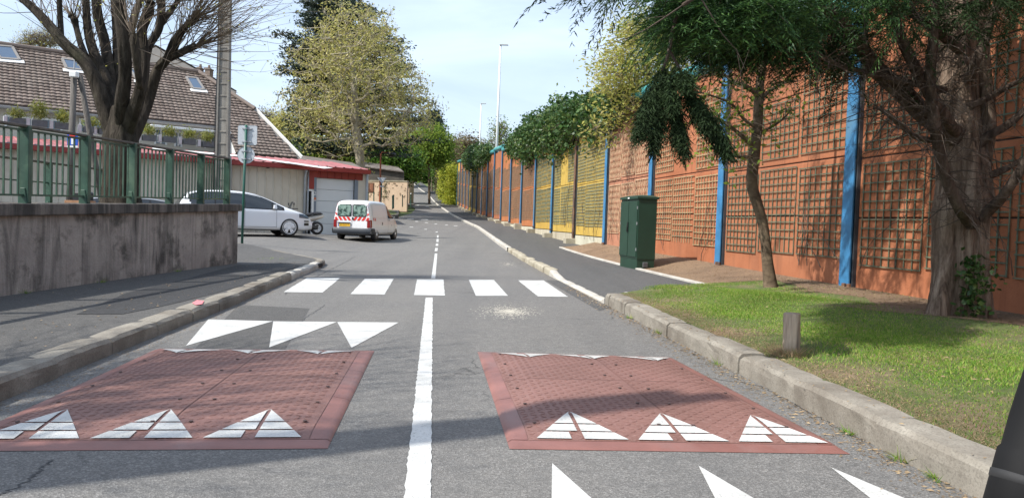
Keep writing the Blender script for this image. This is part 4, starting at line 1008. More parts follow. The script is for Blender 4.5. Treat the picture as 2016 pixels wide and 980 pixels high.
UP2 = copy_tree(UP); UP2.location = (-6.9, .82, -1.2); UP2['label'] = 'tall concrete utility pole at the near end of the terrace, out of the picture'
for o in (UP, UP2): o['group'] = 'concrete utility poles'
# sign post with two sign backs
b_ = Vector(G(476, 490, .10)); t_ = Vector(D(484.5, 246, b_.y))
SG = thing('road_sign', 'green post with a square and a round grey sign seen from behind', 'road sign', tuple(b_))
q = MB(); q.tube([b_-Vector((0,0,.1)), t_], .038, 12); q.build('post', M['signpost'], SG, smooth=True)
def rsq(cx, cy, hw, Y, rad, n_=6):
    out = []
    for sx_, sy_, a0 in ((1,1,0),(-1,1,90),(-1,-1,180),(1,-1,270)):
        for k in range(n_+1):
            a = R(a0+90*k/n_); out.append((cx+sx_*(hw-rad)+rad*math.cos(a), cy+sy_*(hw-rad)+rad*math.sin(a)))
    return out
c = Vector(D(486, 266, b_.y)); q = MB(); P = rsq(c.x, c.z, .285, 0, .05)
n_ = len(P); q.add([(x, b_.y+.05, z) for x, z in P]+[(x, b_.y+.075, z) for x, z in P], [tuple(range(n_)), tuple(range(n_, 2*n_))[::-1]]+[(i, n_+i, n_+(i+1) % n_, (i+1) % n_) for i in range(n_)]); sp = q.build('square_plate', M['alu'], SG)
q = MB(); P = rsq(c.x, c.z, .292, 0, .055); q.tube([(x, b_.y+.055, z) for x, z in P+[P[0]]], .008, 5, False); q.build('plate_rim', M['galv'], sp)
c2 = Vector(D(483, 305, b_.y)); q = MB(); q.lathe([(.0,.05),(.255,.05),(.262,.04),(.262,.085),(0,.085)], (c2.x, b_.y, c2.z), 'Y', 32); q.build('round_plate', M['alu'], SG)
q = MB()
for cc, dz in ((c,.2),(c,-.2),(c2,.11),(c2,-.12)):
    f_ = (cc.z+dz-b_.z)/(t_.z-b_.z); xx = b_.x+(t_.x-b_.x)*f_; q.box((xx+.02, b_.y+.03, cc.z+dz), (.30,.03,.035)); q.lathe([(.05,-.02),(.05,.02)], (xx, b_.y, cc.z+dz), 'Z', 10)
q.build('brackets', M['galv'], SG)
# wooden pole pair with white box and dead end sign
def tpole(px0, py0, px1, py1, Y, r0, r1): a, b = Vector(D(px0, py0, Y)), Vector(D(px1, py1, Y)); return a, b
Yp = 21.0; a, b = Vector(D(137, 392, Yp)), Vector(D(146, 143, Yp)); a2 = Vector(D(181, 285, Yp+.6)); b2 = Vector(D(157, 148, Yp+.1))
WP = thing('wooden_pole', 'weathered wooden pole with slanting strut and a white box on top behind the railing', 'wooden pole', (a.x, a.y, h(a.x, a.y)))
lo = a+(a-b)*((a.z-h(a.x,a.y)+.1)/(b.z-a.z)); lo2 = a2+(a2-b2)*((a2.z-h(a2.x,a2.y)+.1)/(b2.z-a2.z))
q = MB(); q.tube([lo, b], [.095,.08], 12); q.build('pole', M['polewood'], WP, smooth=True)
q = MB(); q.tube([lo2, b2], [.09,.075], 12); q.build('strut', M['polewood'], WP, smooth=True)
c = Vector(D(146, 147, Yp-.16)); q = MB(); q.box(tuple(c), (.2,.16,.16)); q.build('white_box', M['white'], WP, bevel=.02)
q = MB(); q.bar(b+Vector((0,0,-.05)), b2+Vector((0,0,-.05)), .05, .06); q.tube([b+Vector((0,0,.1)), b+Vector((.02,0,.5))], .02, 6); q.build('cross_bracket', M['galv'], WP)
c = Vector(D(143, 274, Yp-.13)); SB = thing('dead_end_sign', 'small blue square dead end sign fixed to the wooden pole', 'road sign', tuple(c))
q = MB(); q.box(tuple(c), (.30,.02,.36)); q.build('plate', M['signblue'], SB, bevel=.005)
q = MB(); q.box((c.x, c.y-.016, c.z-.04), (.06,.01,.22)); q.build('white_bar', M['white'], SB)
q = MB(); q.box((c.x, c.y-.016, c.z+.105), (.16,.01,.06)); q.build('red_bar', M['red'], SB)
q = MB(); q.box((c.x, c.y+.0, c.z-.21), (.30,.02,.05)); q.build('small_plate', M['white'], SB)
q = MB(); c = D(158, 383, 20); q.box((c[0], c[1], 1.28), (.62,.4,.22)); tag(q.build('cardboard_box', simple('cardboard', (.32,.17,.09), .85), bevel=.01), 'brown cardboard box on the ground behind the railing', 'box')
q = MB(); c = D(158, 350, 23); q.box((c[0], c[1], .55+.3), (.6,.5,1.7)); tag(q.build('dark_bin', M['black'], bevel=.05), 'dark upright bin behind the railing by the beige wall', 'bin')
# ================================================================ GREEN STREET CABINET
ca = Vector(G(1252.5, 530.5, .15)); e1 = Vector((-.24,1.27,0)).normalized(); e2 = Vector((e1.y,-e1.x,0))
CB = thing('street_cabinet', 'dark green double door street cabinet on the soil strip by the sidewalk', 'street cabinet', tuple(ca+e1*.6+e2*.24))
cz = D(1252.5, 383, ca.y)[2]; Wc, Dc = 1.25, .47
q = MB(); q.obox(ca+Vector((0,0,-.1))+e1*.012+e2*.012, e1*(Wc-.024), e2*(Dc-.024), (0,0,.38)); q.build('plinth', M['cabinet'], CB, bevel=.006)
q = MB(); q.obox(ca+Vector((0,0,.25)), e1*Wc, e2*Dc, (0,0,cz-.15-.25-.1)); bd_ = q.build('body', M['cabinet'], CB, bevel=.008)
q = MB(); q.obox(ca+Vector((0,0,cz-.15-.1))-e1*.03-e2*.04, e1*(Wc+.06), e2*(Dc+.08), (0,0,.055)); q.build('roof_lip', M['cabinet'], CB, bevel=.006)
q = MB(); rz0 = cz-.15-.045; q.add([ca+Vector((0,0,rz0))-e1*.03-e2*.04, ca+Vector((0,0,rz0))+e1*(Wc+.03)-e2*.04, ca+Vector((0,0,rz0))+e1*(Wc+.03)+e2*(Dc+.04), ca+Vector((0,0,rz0))-e1*.03+e2*(Dc+.04), ca+Vector((0,0,rz0+.045))+e1*.1+e2*.1, ca+Vector((0,0,rz0+.045))+e1*(Wc-.1)+e2*.1, ca+Vector((0,0,rz0+.045))+e1*(Wc-.1)+e2*(Dc-.1), ca+Vector((0,0,rz0+.045))+e1*.1+e2*(Dc-.1)], [(0,1,5,4),(1,2,6,5),(2,3,7,6),(3,0,4,7),(4,5,6,7)]); q.build('top', M['cabinet'], CB)
for i in range(2):
    q = MB(); w_ = Wc/2-.035; q.obox(ca+Vector((0,0,.30))+e1*(.03+i*(Wc/2-.0+.0))-e2*.022, e1*w_, e2*.02, (0,0,cz-.15-.46)); dr_ = q.build('door', M['cabinet'], CB, bevel=.004)
    q = MB()
    for zz in (.45, (cz)/2+.1, cz-.5): q.obox(ca+Vector((0,0,zz))+e1*(.015 if i == 0 else Wc-.03)-e2*.03, e1*.015, e2*.02, (0,0,.07))
    q.build('hinge', M['galv'], dr_)
q = MB(); hz = .15+.75; q.obox(ca+Vector((0,0,hz))+e1*(Wc/2-.02)-e2*.045, e1*.05, e2*.02, (0,0,.24)); q.add([ca+Vector((0,0,hz))+e1*(Wc/2-.05)-e2*.05, ca+Vector((0,0,hz))+e1*(Wc/2+.06)-e2*.05, ca+Vector((0,0,hz+.16))+e1*(Wc/2+.005)-e2*.06], [(0,1,2),(2,1,0)]); q.build('handle', M['black'], CB)
q = MB(); q.obox(ca+e2*.16-e1*.012+Vector((0,0,.06)), e2*.12, e1*.01, (0,0,.12)); vt = q.build('vent', M['galv'], CB)
q = MB()
for k in range(4): q.obox(ca+e2*.165-e1*.017+Vector((0,0,.07+k*.028)), e2*.11, e1*.006, (0,0,.014))
q.build('vent_slot', M['dark'], vt)
q = MB(); q.obox(ca+Vector((0,0,cz-.237))+e1*.55-e2*.046, e1*.12, e2*.004, (0,0,.03)); q.build('label_plate', M['white'], CB)
# wooden stump
s0 = Vector(G(1558, 690, vz(*G(1558,690,.2)[:2]))); q = MB(); rr = .073
q.tube([s0-Vector((0,0,.1)), s0+Vector((0,0,.1)), s0+Vector((-.004,0,.2)), s0+Vector((-.008,0,.315)), s0+Vector((-.008,0,.325))], [rr, rr*.98, rr*.96, rr*.95, rr*.88], 22, lump=.05, seed=3)
tag(q.build('wooden_stump', M['stump'], smooth=True), 'short weathered round wooden post standing in the grass verge', 'wooden post')
# unidentified black shape close to the camera, its post form made up
q = MB(); a = Vector((1.99, 2.85, -.02)); b = Vector((2.23, 2.98, .77)); d_ = (b-a)
BP = thing('leaning_black_shape', 'unidentified black leaning shape at the right edge, built as a post by the kerb', 'post', tuple(a))
q.tube([a, a+d_*.45, a+d_*.47, a+d_*.62, a+d_*.85, a+d_*.95, a+d_*.985, b], [.135,.125,.115,.112,.10,.085,.06,.02], 24); q.build('shaft', simple('black_rubber_coat', (.006,.006,.0065), .75, bs=0, spec=.25), BP, smooth=True)
q = MB(); q.tube([a+d_*.30, a+d_*.31, a+d_*.345, a+d_*.355], [.12,.131,.131,.12], 24); q.build('collar', M['rubber'], BP, smooth=True)

# ================================================================ VEHICLES
def baked(o):
    bpy.context.view_layer.update(); dg = bpy.context.evaluated_depsgraph_get()
    me = bpy.data.meshes.new_from_object(o.evaluated_get(dg)); o.modifiers.clear(); o.data = me; return o
def car_body(name, xs, zb, zt, zbelt, wd, wr, mat, root, arches, ra, cut_in=.52):
    V = []; n_ = 0
    def half(x):
        b, t, m, w_, r_ = zb(x), zt(x), min(zbelt(x), zt(x)-.05), wd(x), wr(x)
        k = min(1, max(0, (t-m-.05)/.5)); r_ = w_*.93*(1-k)+r_*k; s_ = .35+.65*k
        return [(0,b),(.8*w_,b),(w_*.975,b+.05),(w_,b+.2),(w_*1.005,(b+m)/2),(w_*.995,m-.06),(w_*.975,m),(r_+(w_*.975-r_)*.5,m+(t-m)*.52),(r_+.01,t-.12*s_),(r_*.9,t-.035*s_),(r_*.55,t-.005),(0,t)]
    H_ = None
    for x in xs:
        hf = half(x); ring = [(x, y, z) for y, z in hf]+[(x, -y, z) for y, z in hf[-2:0:-1]]
        V += ring; n_ = len(ring)
    m = len(xs); Fs = [(i*n_+k, i*n_+(k+1) % n_, (i+1)*n_+(k+1) % n_, (i+1)*n_+k) for i in range(m-1) for k in range(n_)]
    Fs += [tuple(range(n_))[::-1], tuple((m-1)*n_+k for k in range(n_))]
    o = MB().add(V, Fs).build(name, mat, root, local=True, smooth=True)
    sb = o.modifiers.new('s', 'SUBSURF'); sb.levels = 2; sb.render_levels = 2; cs = []
    for ax in arches:
        for sy in (-1, 1):
            c = MB().lathe([(ra, 0), (ra, .6)], (ax, sy*cut_in if sy > 0 else -cut_in-.6, ra*.93), 'Y', 40); co = c.build('cutter', M['dark'], root, local=True); cs.append(co)
            bm = o.modifiers.new('b', 'BOOLEAN'); bm.object = co; bm.operation = 'DIFFERENCE'; bm.solver = 'EXACT'
    baked(o)
    for c in cs: bpy.data.objects.remove(c)
    o.data.materials.clear(); o.data.materials.append(mat); o.data.materials.append(M['dark'])
    for p in o.data.polygons:
        p.material_index = 0; c = p.center; n3 = p.normal
        for ax in arches:
            if math.hypot(c.x-ax, c.z-ra*.93) < ra*1.01 and (abs(n3.y) < .3 and ((ax-c.x)*n3.x+(ra*.93-c.z)*n3.z) > 0 or abs(c.y) < cut_in+.01): p.material_index = 1
    o.data.polygons.foreach_set('use_smooth', [True]*len(o.data.polygons))
    try: o.data.set_sharp_from_angle(angle=R(35))
    except Exception: pass
    return o
def bvh_of(o): return BVHTree.FromPolygons([v.co for v in o.data.vertices], [p.vertices for p in o.data.polygons])
def side_panel(bv, name, xs, lo, hi, sy, mat, par, off=.007, nz_=6, th=.0):
    V = []; 
    for x in xs:
        a, b = lo(x), hi(x)
        for j in range(nz_+1):
            z = a+(b-a)*j/nz_; hit = bv.ray_cast(Vector((x, sy*3, z)), Vector((0, -sy, 0)))
            y = (hit[0].y if hit[0] else sy*.6); nn_ = hit[1] if hit[0] else Vector((0, sy, 0))
            if nn_.y*sy < 0: nn_ = -nn_
            V.append(Vector((x, y, z))+nn_*off)
    m = nz_+1; Fs = [(i*m+j, (i+1)*m+j, (i+1)*m+j+1, i*m+j+1)[::(1 if sy < 0 else -1)] for i in range(len(xs)-1) for j in range(nz_)]
    return MB().add(V, Fs).build(name, mat, par, local=True, smooth=True)
def end_panel(bv, name, ys, lo, hi, sx, mat, par, off=.008, nz_=6, fx=3):
    V = []
    for y in ys:
        a, b = lo(y), hi(y)
        for j in range(nz_+1):
            z = a+(b-a)*j/nz_; hit = bv.ray_cast(Vector((sx*fx, y, z)), Vector((-sx, 0, 0)))
            V.append(Vector(((hit[0].x if hit[0] else sx*2)+sx*off, y, z)))
    m = nz_+1; Fs = [(i*m+j, (i+1)*m+j, (i+1)*m+j+1, i*m+j+1)[::(1 if sx > 0 else -1)] for i in range(len(ys)-1) for j in range(nz_)]
    return MB().add(V, Fs).build(name, mat, par, local=True, smooth=True)
def wheel(root, x, y, r_, w_, style):
    s_ = 1 if y > 0 else -1
    q = MB(); q.lathe([(r_*.62,-w_/2),(r_*.9,-w_/2),(r_*.975,-w_*.42),(r_,-w_*.25),(r_,w_*.25),(r_*.975,w_*.42),(r_*.9,w_/2),(r_*.62,w_/2)], (x, y, r_), 'Y', 40, cap=False)
    wh = q.build('wheel', M['rubber'], root, local=True, smooth=True)
    q = MB(); yo = y+s_*w_*.42
    if style == 'alloy':
        q.lathe([(r_*.60,-.012),(r_*.72,-.012),(r_*.74,.03),(r_*.70,.03),(r_*.64,.0)], (x, yo, r_), 'Y', 40, cap=False) if s_ > 0 else q.lathe([(r_*.60,.012),(r_*.72,.012),(r_*.74,-.03),(r_*.70,-.03),(r_*.64,0)], (x, yo, r_), 'Y', 40, cap=False)
        for k in range(5):
            for da in (-.2, .2):
                a = 2*math.pi*k/5+.3; b = a+da
                p0 = Vector((x+.06*math.cos(a), yo, r_+.06*math.sin(a))); p1 = Vector((x+r_*.69*math.cos(b), yo, r_+r_*.69*math.sin(b)))
                q.bar(p0, p1, .058, .03, up=(0,1,0))
        q.lathe([(.0,-.02),(.07,-.02),(.07,.02),(0,.02)], (x, yo, r_), 'Y', 20)
        q.build('rim', M['rim'], wh, local=True)
        q = MB(); q.lathe([(0,-.01),(r_*.64,-.01),(r_*.64,.01),(0,.01)], (x, y+s_*w_*.12, r_), 'Y', 30); q.build('brake_disc', M['dark'], wh, local=True)
    else:
        q.lathe([(0,-.01),(r_*.3,-.01),(r_*.5,.0),(r_*.62,-.02),(r_*.68,.01),(r_*.68,.03),(0,.03)], (x, yo-.01, r_), 'Y', 32); q.build('rim', M['steelrim'], wh, local=True, smooth=True)
        q = MB(); q.lathe([(0,-.03),(.07,-.03),(.07,.03),(0,.03)], (x, yo, r_), 'Y', 16); q.build('hub_cap', M['rim'], wh, local=True)
I = lambda T: (lambda x: float(np.interp(x, [a for a, _ in T], [b for _, b in T])))
# ---- white works van
vb = GT(691, 474.5); vx, vy = vb[0], vb[1]; VR = R(82)
VAN = thing('van', 'white works van with red and white chevrons across its rear doors', 'van', (vx+2.05*math.cos(VR), vy+2.05*math.sin(VR), h(vx, vy+1.5)-.01), VR); VAN.scale = (.97,.97,.925)
xs = [-2.06,-2.05,-1.99,-1.9,-1.6,-1.2,-.7,-.2,.2,.45,.7,.95,1.15,1.3,1.55,1.8,1.97,2.05,2.06]
vzt = I([(-2.06,1.60),(-2.05,1.62),(-1.99,1.71),(-1.9,1.765),(-1.6,1.80),(-.7,1.81),(.2,1.80),(.45,1.74),(.7,1.58),(.95,1.37),(1.15,1.16),(1.3,1.06),(1.55,1.0),(1.8,.93),(1.97,.80),(2.05,.66),(2.06,.62)])
vw = I([(-2.06,.79),(-1.99,.825),(-1.8,.845),(1.3,.845),(1.8,.80),(1.97,.72),(2.06,.64)])
body = car_body('body', xs, I([(-2.06,.42),(-1.9,.32),(-1.6,.24),(1.7,.22),(2.06,.36)]), vzt, I([(-2.06,.98),(1.3,.98),(2.06,.6)]), vw, I([(-2.06,.66),(-1.9,.70),(.45,.67),(1.15,.62),(2.06,.55)]), M['vanwhite'], VAN, (-1.30, 1.39), .335, .50)
bv = bvh_of(body)
lin = lambda a, b, n_: list(np.linspace(a, b, n_))
# rear doors: windows, chevrons, lights, plate, bumper
def inset(y0, y1, lo, hi, rad=.06):
    def f(y, top):
        e = min(y-y0, y1-y); r_ = rad-math.sqrt(max(0, rad*rad-(rad-min(e, rad))**2)); return (hi-r_) if top else (lo+r_)
    return (lambda y: f(y, False)), (lambda y: f(y, True))
for y0, y1 in ((.06,.60),(-.60,-.06)):
    lo, hi = inset(y0-.035, y1+.035, 1.05, 1.60); gk = end_panel(bv, 'window_gasket', lin(y0-.034, y1+.034, 22), lo, hi, -1, M['black'], body, .006)
    lo, hi = inset(y0, y1, 1.09, 1.565); end_panel(bv, 'window', lin(y0+.001, y1-.001, 22), lo, hi, -1, M['film'], body, .012)
end_panel(bv, 'door_gap', [-.006, .006], lambda y: .42, lambda y: 1.70, -1, M['black'], body, .009, 14)
for k in range(4):
    for s_ in (-1, 1):
        y0 = s_*(.03+k*.185); 
        V = []
        for t in lin(0, 1, 4):
            z = .885+.155*t; 
            for a in (0, .115):
                y = y0+s_*(a+.10*t); hit = bv.ray_cast(Vector((-3, y, z)), Vector((1,0,0))); V.append(Vector(((hit[0].x if hit[0] else -2)-.009, y, z)))
        MB().add(V, [(2*i, 2*i+1, 2*i+3, 2*i+2) for i in range(3)]).build('red_chevron', M['red'], body, local=True)
for s_ in (-1, 1):
    for z0 in (1.08, 1.30, 1.52):
        V = []
        for t in lin(0, 1, 3):
            for a in (.655, .735):
                z = z0+.11*t+(a-.65)*.9; y = s_*a; y = s_*min(a, .80-max(0, z-1.0)*.2); hit = bv.ray_cast(Vector((-3, y, z)), Vector((1,0,0))); V.append(Vector(((hit[0].x if hit[0] else -2)-.009, y, z)))
        MB().add(V, [(2*i, 2*i+1, 2*i+3, 2*i+2) for i in range(2)]).build('red_chevron', M['red'], body, local=True)
    ys_ = lin(s_*.665, s_*.80, 5); tl = end_panel(bv, 'tail_light', ys_ if s_ > 0 else ys_[::-1], lambda y: .58, lambda y: .92, -1, M['redlens'], body, .02)
    side_panel(bv, 'tail_light', lin(-2.04,-1.94,4), lambda x: .58, lambda x: .92, s_, M['redlens'], body, .012)
q = MB(); V = []
for z, o_ in ((.30,.03),(.36,.07),(.50,.075),(.555,.03)):
    for y in lin(-.83, .83, 13): V.append((-2.05-o_+.22*max(0, abs(y)-.62)**1*1.0, y*1.0, z))
for i in range(3):
    pass
q.add(V, [(i*13+j, i*13+j+1, (i+1)*13+j+1, (i+1)*13+j)[::-1] for i in range(3) for j in range(12)])
for s_ in (-1, 1):
    V = []
    for z, o_ in ((.30,.0),(.36,.03),(.50,.035),(.555,.0)):
        for x in lin(-2.06, -1.63, 5): V.append((x, s_*(.845+o_-.12*max(0, -1.95-x)), z))
    q.add(V, [(i*5+j, i*5+j+1, (i+1)*5+j+1, (i+1)*5+j)[::(1 if s_ < 0 else -1)] for i in range(3) for j in range(4)])
q.build('rear_bumper', M['bumper'], VAN, local=True, smooth=True)
q = MB(); q.box((-2.085,.33,.68), (.015,.52,.115)); pl_ = q.build('number_plate', M['plate'], VAN, local=True)
q = MB(); q.box((-2.094,.565,.68), (.006,.04,.105)); q.build('plate_band', M['signblue'], pl_, local=True)
text('plate_text', '903 RGA 77', .082, M['black'], pl_, Vector((-2.094,.31,.68)), Matrix.Rotation(-math.pi/2, 4, 'Z') @ Matrix.Rotation(math.pi/2, 4, 'X'), .001)
q = MB(); q.box((-2.085,.33,.775), (.05,.56,.045)); q.box((-2.08,-.04,.98), (.05,.04,.11)); q.build('door_handle', M['black'], VAN, local=True, bevel=.008)
for s_ in (-1, 1):
    side_panel(bv, 'side_window', lin(.30,1.05,10), lambda x: 1.02-.0*x, lambda x: min(1.62, vzt(x+.0)-.16-.05*(x > .6)) if x < 1.0 else 1.06, s_, M['glass'], body, .007)
    side_panel(bv, 'side_recess', lin(-1.75,.10,14), lambda x: 1.04, lambda x: 1.60, s_, M['vanwhite'], body, .012)
    for x0 in (.22, 1.22): side_panel(bv, 'door_gap', [x0, x0+.012], lambda x: .36, lambda x: 1.02 if x0 > 1 else 1.66, s_, M['black'], body, .008, 14)
    side_panel(bv, 'sill_gap', lin(.24,1.2,8), lambda x: .345, lambda x: .357, s_, M['black'], body, .008, 1)
    side_panel(bv, 'door_handle', lin(.30,.46,4), lambda x: .92, lambda x: .95, s_, M['black'], body, .022, 2)
    side_panel(bv, 'fuel_cap', lin(-.62,-.52,4), lambda x: .72, lambda x: .84, s_, M['black'], body, .008, 2)
    for x0 in (-1.75, -1.55):
        side_panel(bv, 'red_stripe', [x0, x0+.05, x0+.10], lambda x: .90, lambda x: 1.02, s_, M['red'], body, .008, 2)
    for x0 in (1.45, 1.6): side_panel(bv, 'red_stripe', [x0, x0+.04, x0+.07], lambda x: .80, lambda x: .90, s_, M['red'], body, .008, 2)
    q = MB(); q.tube([(1.03,s_*.80,1.06),(1.03,s_*.93,1.09)], .03, 8); q.box((1.03,s_*1.0,1.12), (.1,.16,.2), top=(.8,.85)); q.build('mirror', M['black'], VAN, local=True, bevel=.02)
    for ax in (-1.30, 1.39): wheel(VAN, ax, s_*.745, .30, .18, 'steel')
end_panel(bv, 'windscreen', lin(-.58,.58,10), lambda y: 1.10, lambda y: 1.66, 1, M['glass'], body, .008)
q = MB(); q.box((0,0,.30), (3.3,1.3,.16)); q.build('underbody', M['dark'], VAN, local=True)
text('door_lettering', 'S.T.', .09, M['greyf'], VAN, Vector((.75,-.853,.70)), Matrix.Rotation(math.pi/2, 4, 'X'), .001)
# ---- people carrier and the grey car beside it
def mpv(label, mat, loc, rz, hs=1.0, group=None):
    T = thing('parked_car', label, 'car', loc, rz, group)
    xs = [-2.39,-2.37,-2.28,-2.1,-1.8,-1.4,-.9,-.4,.1,.5,.9,1.25,1.5,1.75,2.0,2.2,2.32,2.385,2.395]
    zt_ = I([(-2.39,.98),(-2.37,1.06),(-2.28,1.28*hs),(-2.1,1.50*hs),(-1.8,1.60*hs),(-1.3,1.645*hs),(-.6,1.66*hs),(-.1,1.64*hs),(.3,1.57*hs),(.7,1.42*hs),(1.1,1.22),(1.4,1.08),(1.7,1.0),(2.0,.90),(2.2,.79),(2.32,.68),(2.395,.55)])
    wd_ = I([(-2.39,.74),(-2.28,.86),(-1.9,.925),(-1.2,.94),(1.4,.94),(1.9,.90),(2.2,.78),(2.395,.60)])
    bl = I([(-2.39,1.0),(-1.9,1.03),(1.2,.97),(2.0,.85),(2.39,.5)])
    body = car_body('body', xs, I([(-2.39,.42),(-2.1,.28),(-1.8,.22),(2.0,.20),(2.395,.26)]), zt_, bl, wd_, I([(-2.39,.6),(-2.1,.64),(-.5,.70),(.5,.68),(1.2,.66),(2.39,.5)]), mat, T, (-1.42, 1.43), .385, .56)
    bv = bvh_of(body)
    def up_(x): return max(bl(x)+.03, zt_(x)-.115)
    for s_ in (-1, 1):
        side_panel(bv, 'window_surround', lin(-2.05,1.24,34), lambda x: bl(x)-.0+(.14 if x < -1.95 else 0), lambda x: up_(x)+.035, s_, M['black'], body, .005)
        for a, b in ((-2.0,-1.22),(-1.17,-.22),(-.16,.78),(.84,1.15)):
            side_panel(bv, 'side_window', lin(a, b, 12), lambda x: bl(x)+.03, lambda x: max(bl(x)+.035, up_(x)), s_, M['glass'], body, .011)
        for x0 in (-1.20, -.19, .95): side_panel(bv, 'door_gap', [x0, x0+.008], lambda x: .32, lambda x: bl(x), s_, M['black'], body, .006, 14)
        side_panel(bv, 'sill_line', lin(-1.0,.95,8), lambda x: .335, lambda x: .343, s_, M['black'], body, .006, 1)
        side_panel(bv, 'door_handle', lin(-.42,-.24,4), lambda x: .88, lambda x: .91, s_, mat, body, .03, 2)
        side_panel(bv, 'door_handle', lin(-1.42,-1.24,4), lambda x: .90, lambda x: .93, s_, mat, body, .03, 2)
        side_panel(bv, 'headlight', lin(1.80,2.22,8), lambda x: .68+.08*(2.22-x), lambda x: min(.84+.05*(2.2-x), zt_(x)-.04), s_, M['winglass'], body, .008)
        side_panel(bv, 'tail_light', lin(-2.33,-2.05,6), lambda x: .82, lambda x: 1.08, s_, M['redlens'], body, .010)
        for z0 in (.56,.42): side_panel(bv, 'bumper_vent', lin(2.0,2.20,5), lambda x: z0, lambda x: z0+.05+.05*(z0 < .5), s_, M['black'], body, .008, 1)
        q = MB(); q.tube([(.86,s_*.86,1.02),(.86,s_*.98,1.05)], .025, 8); q.box((.87,s_*1.04,1.09), (.12,.2,.15), top=(.7,.85)); q.build('mirror', mat, T, local=True, bevel=.035)
        for ax in (-1.42, 1.43): wheel(T, ax, s_*.83, .345, .225, 'alloy')
    end_panel(bv, 'windscreen', lin(-.6,.6,10), lambda y: 1.10, lambda y: 1.50*hs, 1, M['glass'], body, .01, 10)
    end_panel(bv, 'rear_window', lin(-.6,.6,10), lambda y: 1.08, lambda y: 1.46*hs, -1, M['glass'], body, .01)
    q = MB(); q.box((0,0,.28), (3.4,1.5,.15)); q.build('underbody', M['dark'], T, local=True)
    return T
ang = math.atan2(.6, .8)-R(6)
def carloc(px, py): g_ = GT(px, py); return g_
fw = Vector(D(568, 455, 28.0)); fw.z = 0
c_ = Vector((fw.x, fw.y, 0))-Vector((math.cos(ang), math.sin(ang), 0))*1.43-Vector((math.sin(ang), -math.cos(ang), 0))*.83
mpv('white people carrier with silver five spoke wheels parked in front of the garage', M['carwhite'], (c_.x, c_.y, h(c_.x, c_.y)+.02), ang, 1.0)
g_ = Vector(D(300, 395, 25.5)); mpv('grey car whose roof shows between the railing bars, parked behind the white people carrier', M['cargrey'], (g_.x, g_.y, .20), ang+R(4), .87)
# ---- scooter
sp_ = Vector(D(590, 460, 30.6)); sp_.z = h(sp_.x, sp_.y)
SA = ang+math.pi+R(4)
ST = thing('scooter', 'grey maxi scooter with black seat parked between the white car and the garage doorway', 'scooter', tuple(sp_), SA)
for x in (-.72,.72):
    q = MB(); q.lathe([(.17,-.06),(.24,-.065),(.275,-.03),(.28,0),(.275,.03),(.24,.065),(.17,.06)], (x,0,.28), 'Y', 30, cap=False); wh = q.build('wheel', M['rubber'], ST, local=True, smooth=True)
    q = MB(); q.lathe([(.155,-.05),(.18,-.05),(.18,.05),(.155,.05)], (x,0,.28), 'Y', 30, cap=False)
    for k in range(5): a = k*1.2566; q.bar((x,0,.28), (x+.17*math.cos(a),0,.28+.17*math.sin(a)), .03, .03, up=(0,1,0))
    q.build('rim', M['rim'], wh, local=True)
def loft(secs, n_=16):   # (x, z, halfwidth, halfheight)
    V = []
    for x, z, w_, hh in secs:
        for k in range(n_): a = 2*math.pi*k/n_; V.append((x, w_*math.cos(a), z+hh*math.sin(a)))
    m = len(secs); return V, [(i*n_+k, i*n_+(k+1) % n_, (i+1)*n_+(k+1) % n_, (i+1)*n_+k) for i in range(m-1) for k in range(n_)]+[tuple(range(n_))[::-1], tuple((m-1)*n_+k for k in range(n_))]
def lf(name, secs, mat): return MB().add(*loft(secs)).build(name, mat, ST, local=True, smooth=True)
lf('rear_fairing', [(-1.02,.80,.04,.03),(-.92,.78,.14,.09),(-.6,.70,.19,.13),(-.3,.62,.2,.15),(-.1,.52,.17,.13)], M['scoot'])
lf('seat', [(-.95,.88,.05,.03),(-.85,.90,.15,.05),(-.5,.88,.18,.06),(-.32,.82,.17,.06),(-.05,.80,.15,.06),(.12,.78,.08,.04)], M['black'])
lf('floor_tunnel', [(-.35,.38,.18,.16),(0,.38,.2,.14),(.3,.40,.17,.14),(.42,.5,.12,.16)], M['black'])
lf('front_fairing', [(.28,.95,.1,.12),(.36,.85,.22,.24),(.5,.78,.24,.28),(.66,.70,.17,.2),(.80,.62,.05,.08)], M['scoot'])
lf('engine_block', [(-.75,.3,.1,.08),(-.5,.32,.15,.12),(-.2,.34,.15,.13),(-.1,.34,.1,.1)], M['black'])
q = MB(); q.tube([(.42,0,.9),(.72,0,.28)], .035, 10); q.tube([(-.9,-.16,.42),(-.35,-.17,.33)], [.06,.045], 12); q.build('fork_and_exhaust', M['black'], ST, local=True, smooth=True)
q = MB(); q.tube([(.22,-.36,1.06),(.34,-.2,1.05),(.4,0,1.0),(.34,.2,1.05),(.22,.36,1.06)], .02, 8); q.build('handlebar', M['black'], ST, local=True)
for s_ in (-1, 1):
    q = MB(); q.tube([(.33,s_*.2,1.06),(.38,s_*.32,1.2)], .009, 6); q.lathe([(0,-.012),(.06,-.012),(.065,0),(.05,.012),(0,.012)], (.38,s_*.34,1.25), 'X', 16); q.build('mirror', M['black'], ST, local=True)
V = [(.5,-.16,1.02),(.5,.16,1.02),(.33,.12,1.34),(.33,-.12,1.34)]
MB().add(V+[(x-.008, y, z) for x, y, z in V], [(0,1,2,3),(4,7,6,5),(0,4,5,1),(1,5,6,2),(2,6,7,3),(3,7,4,0)]).build('windshield', M['glass'], ST, local=True)

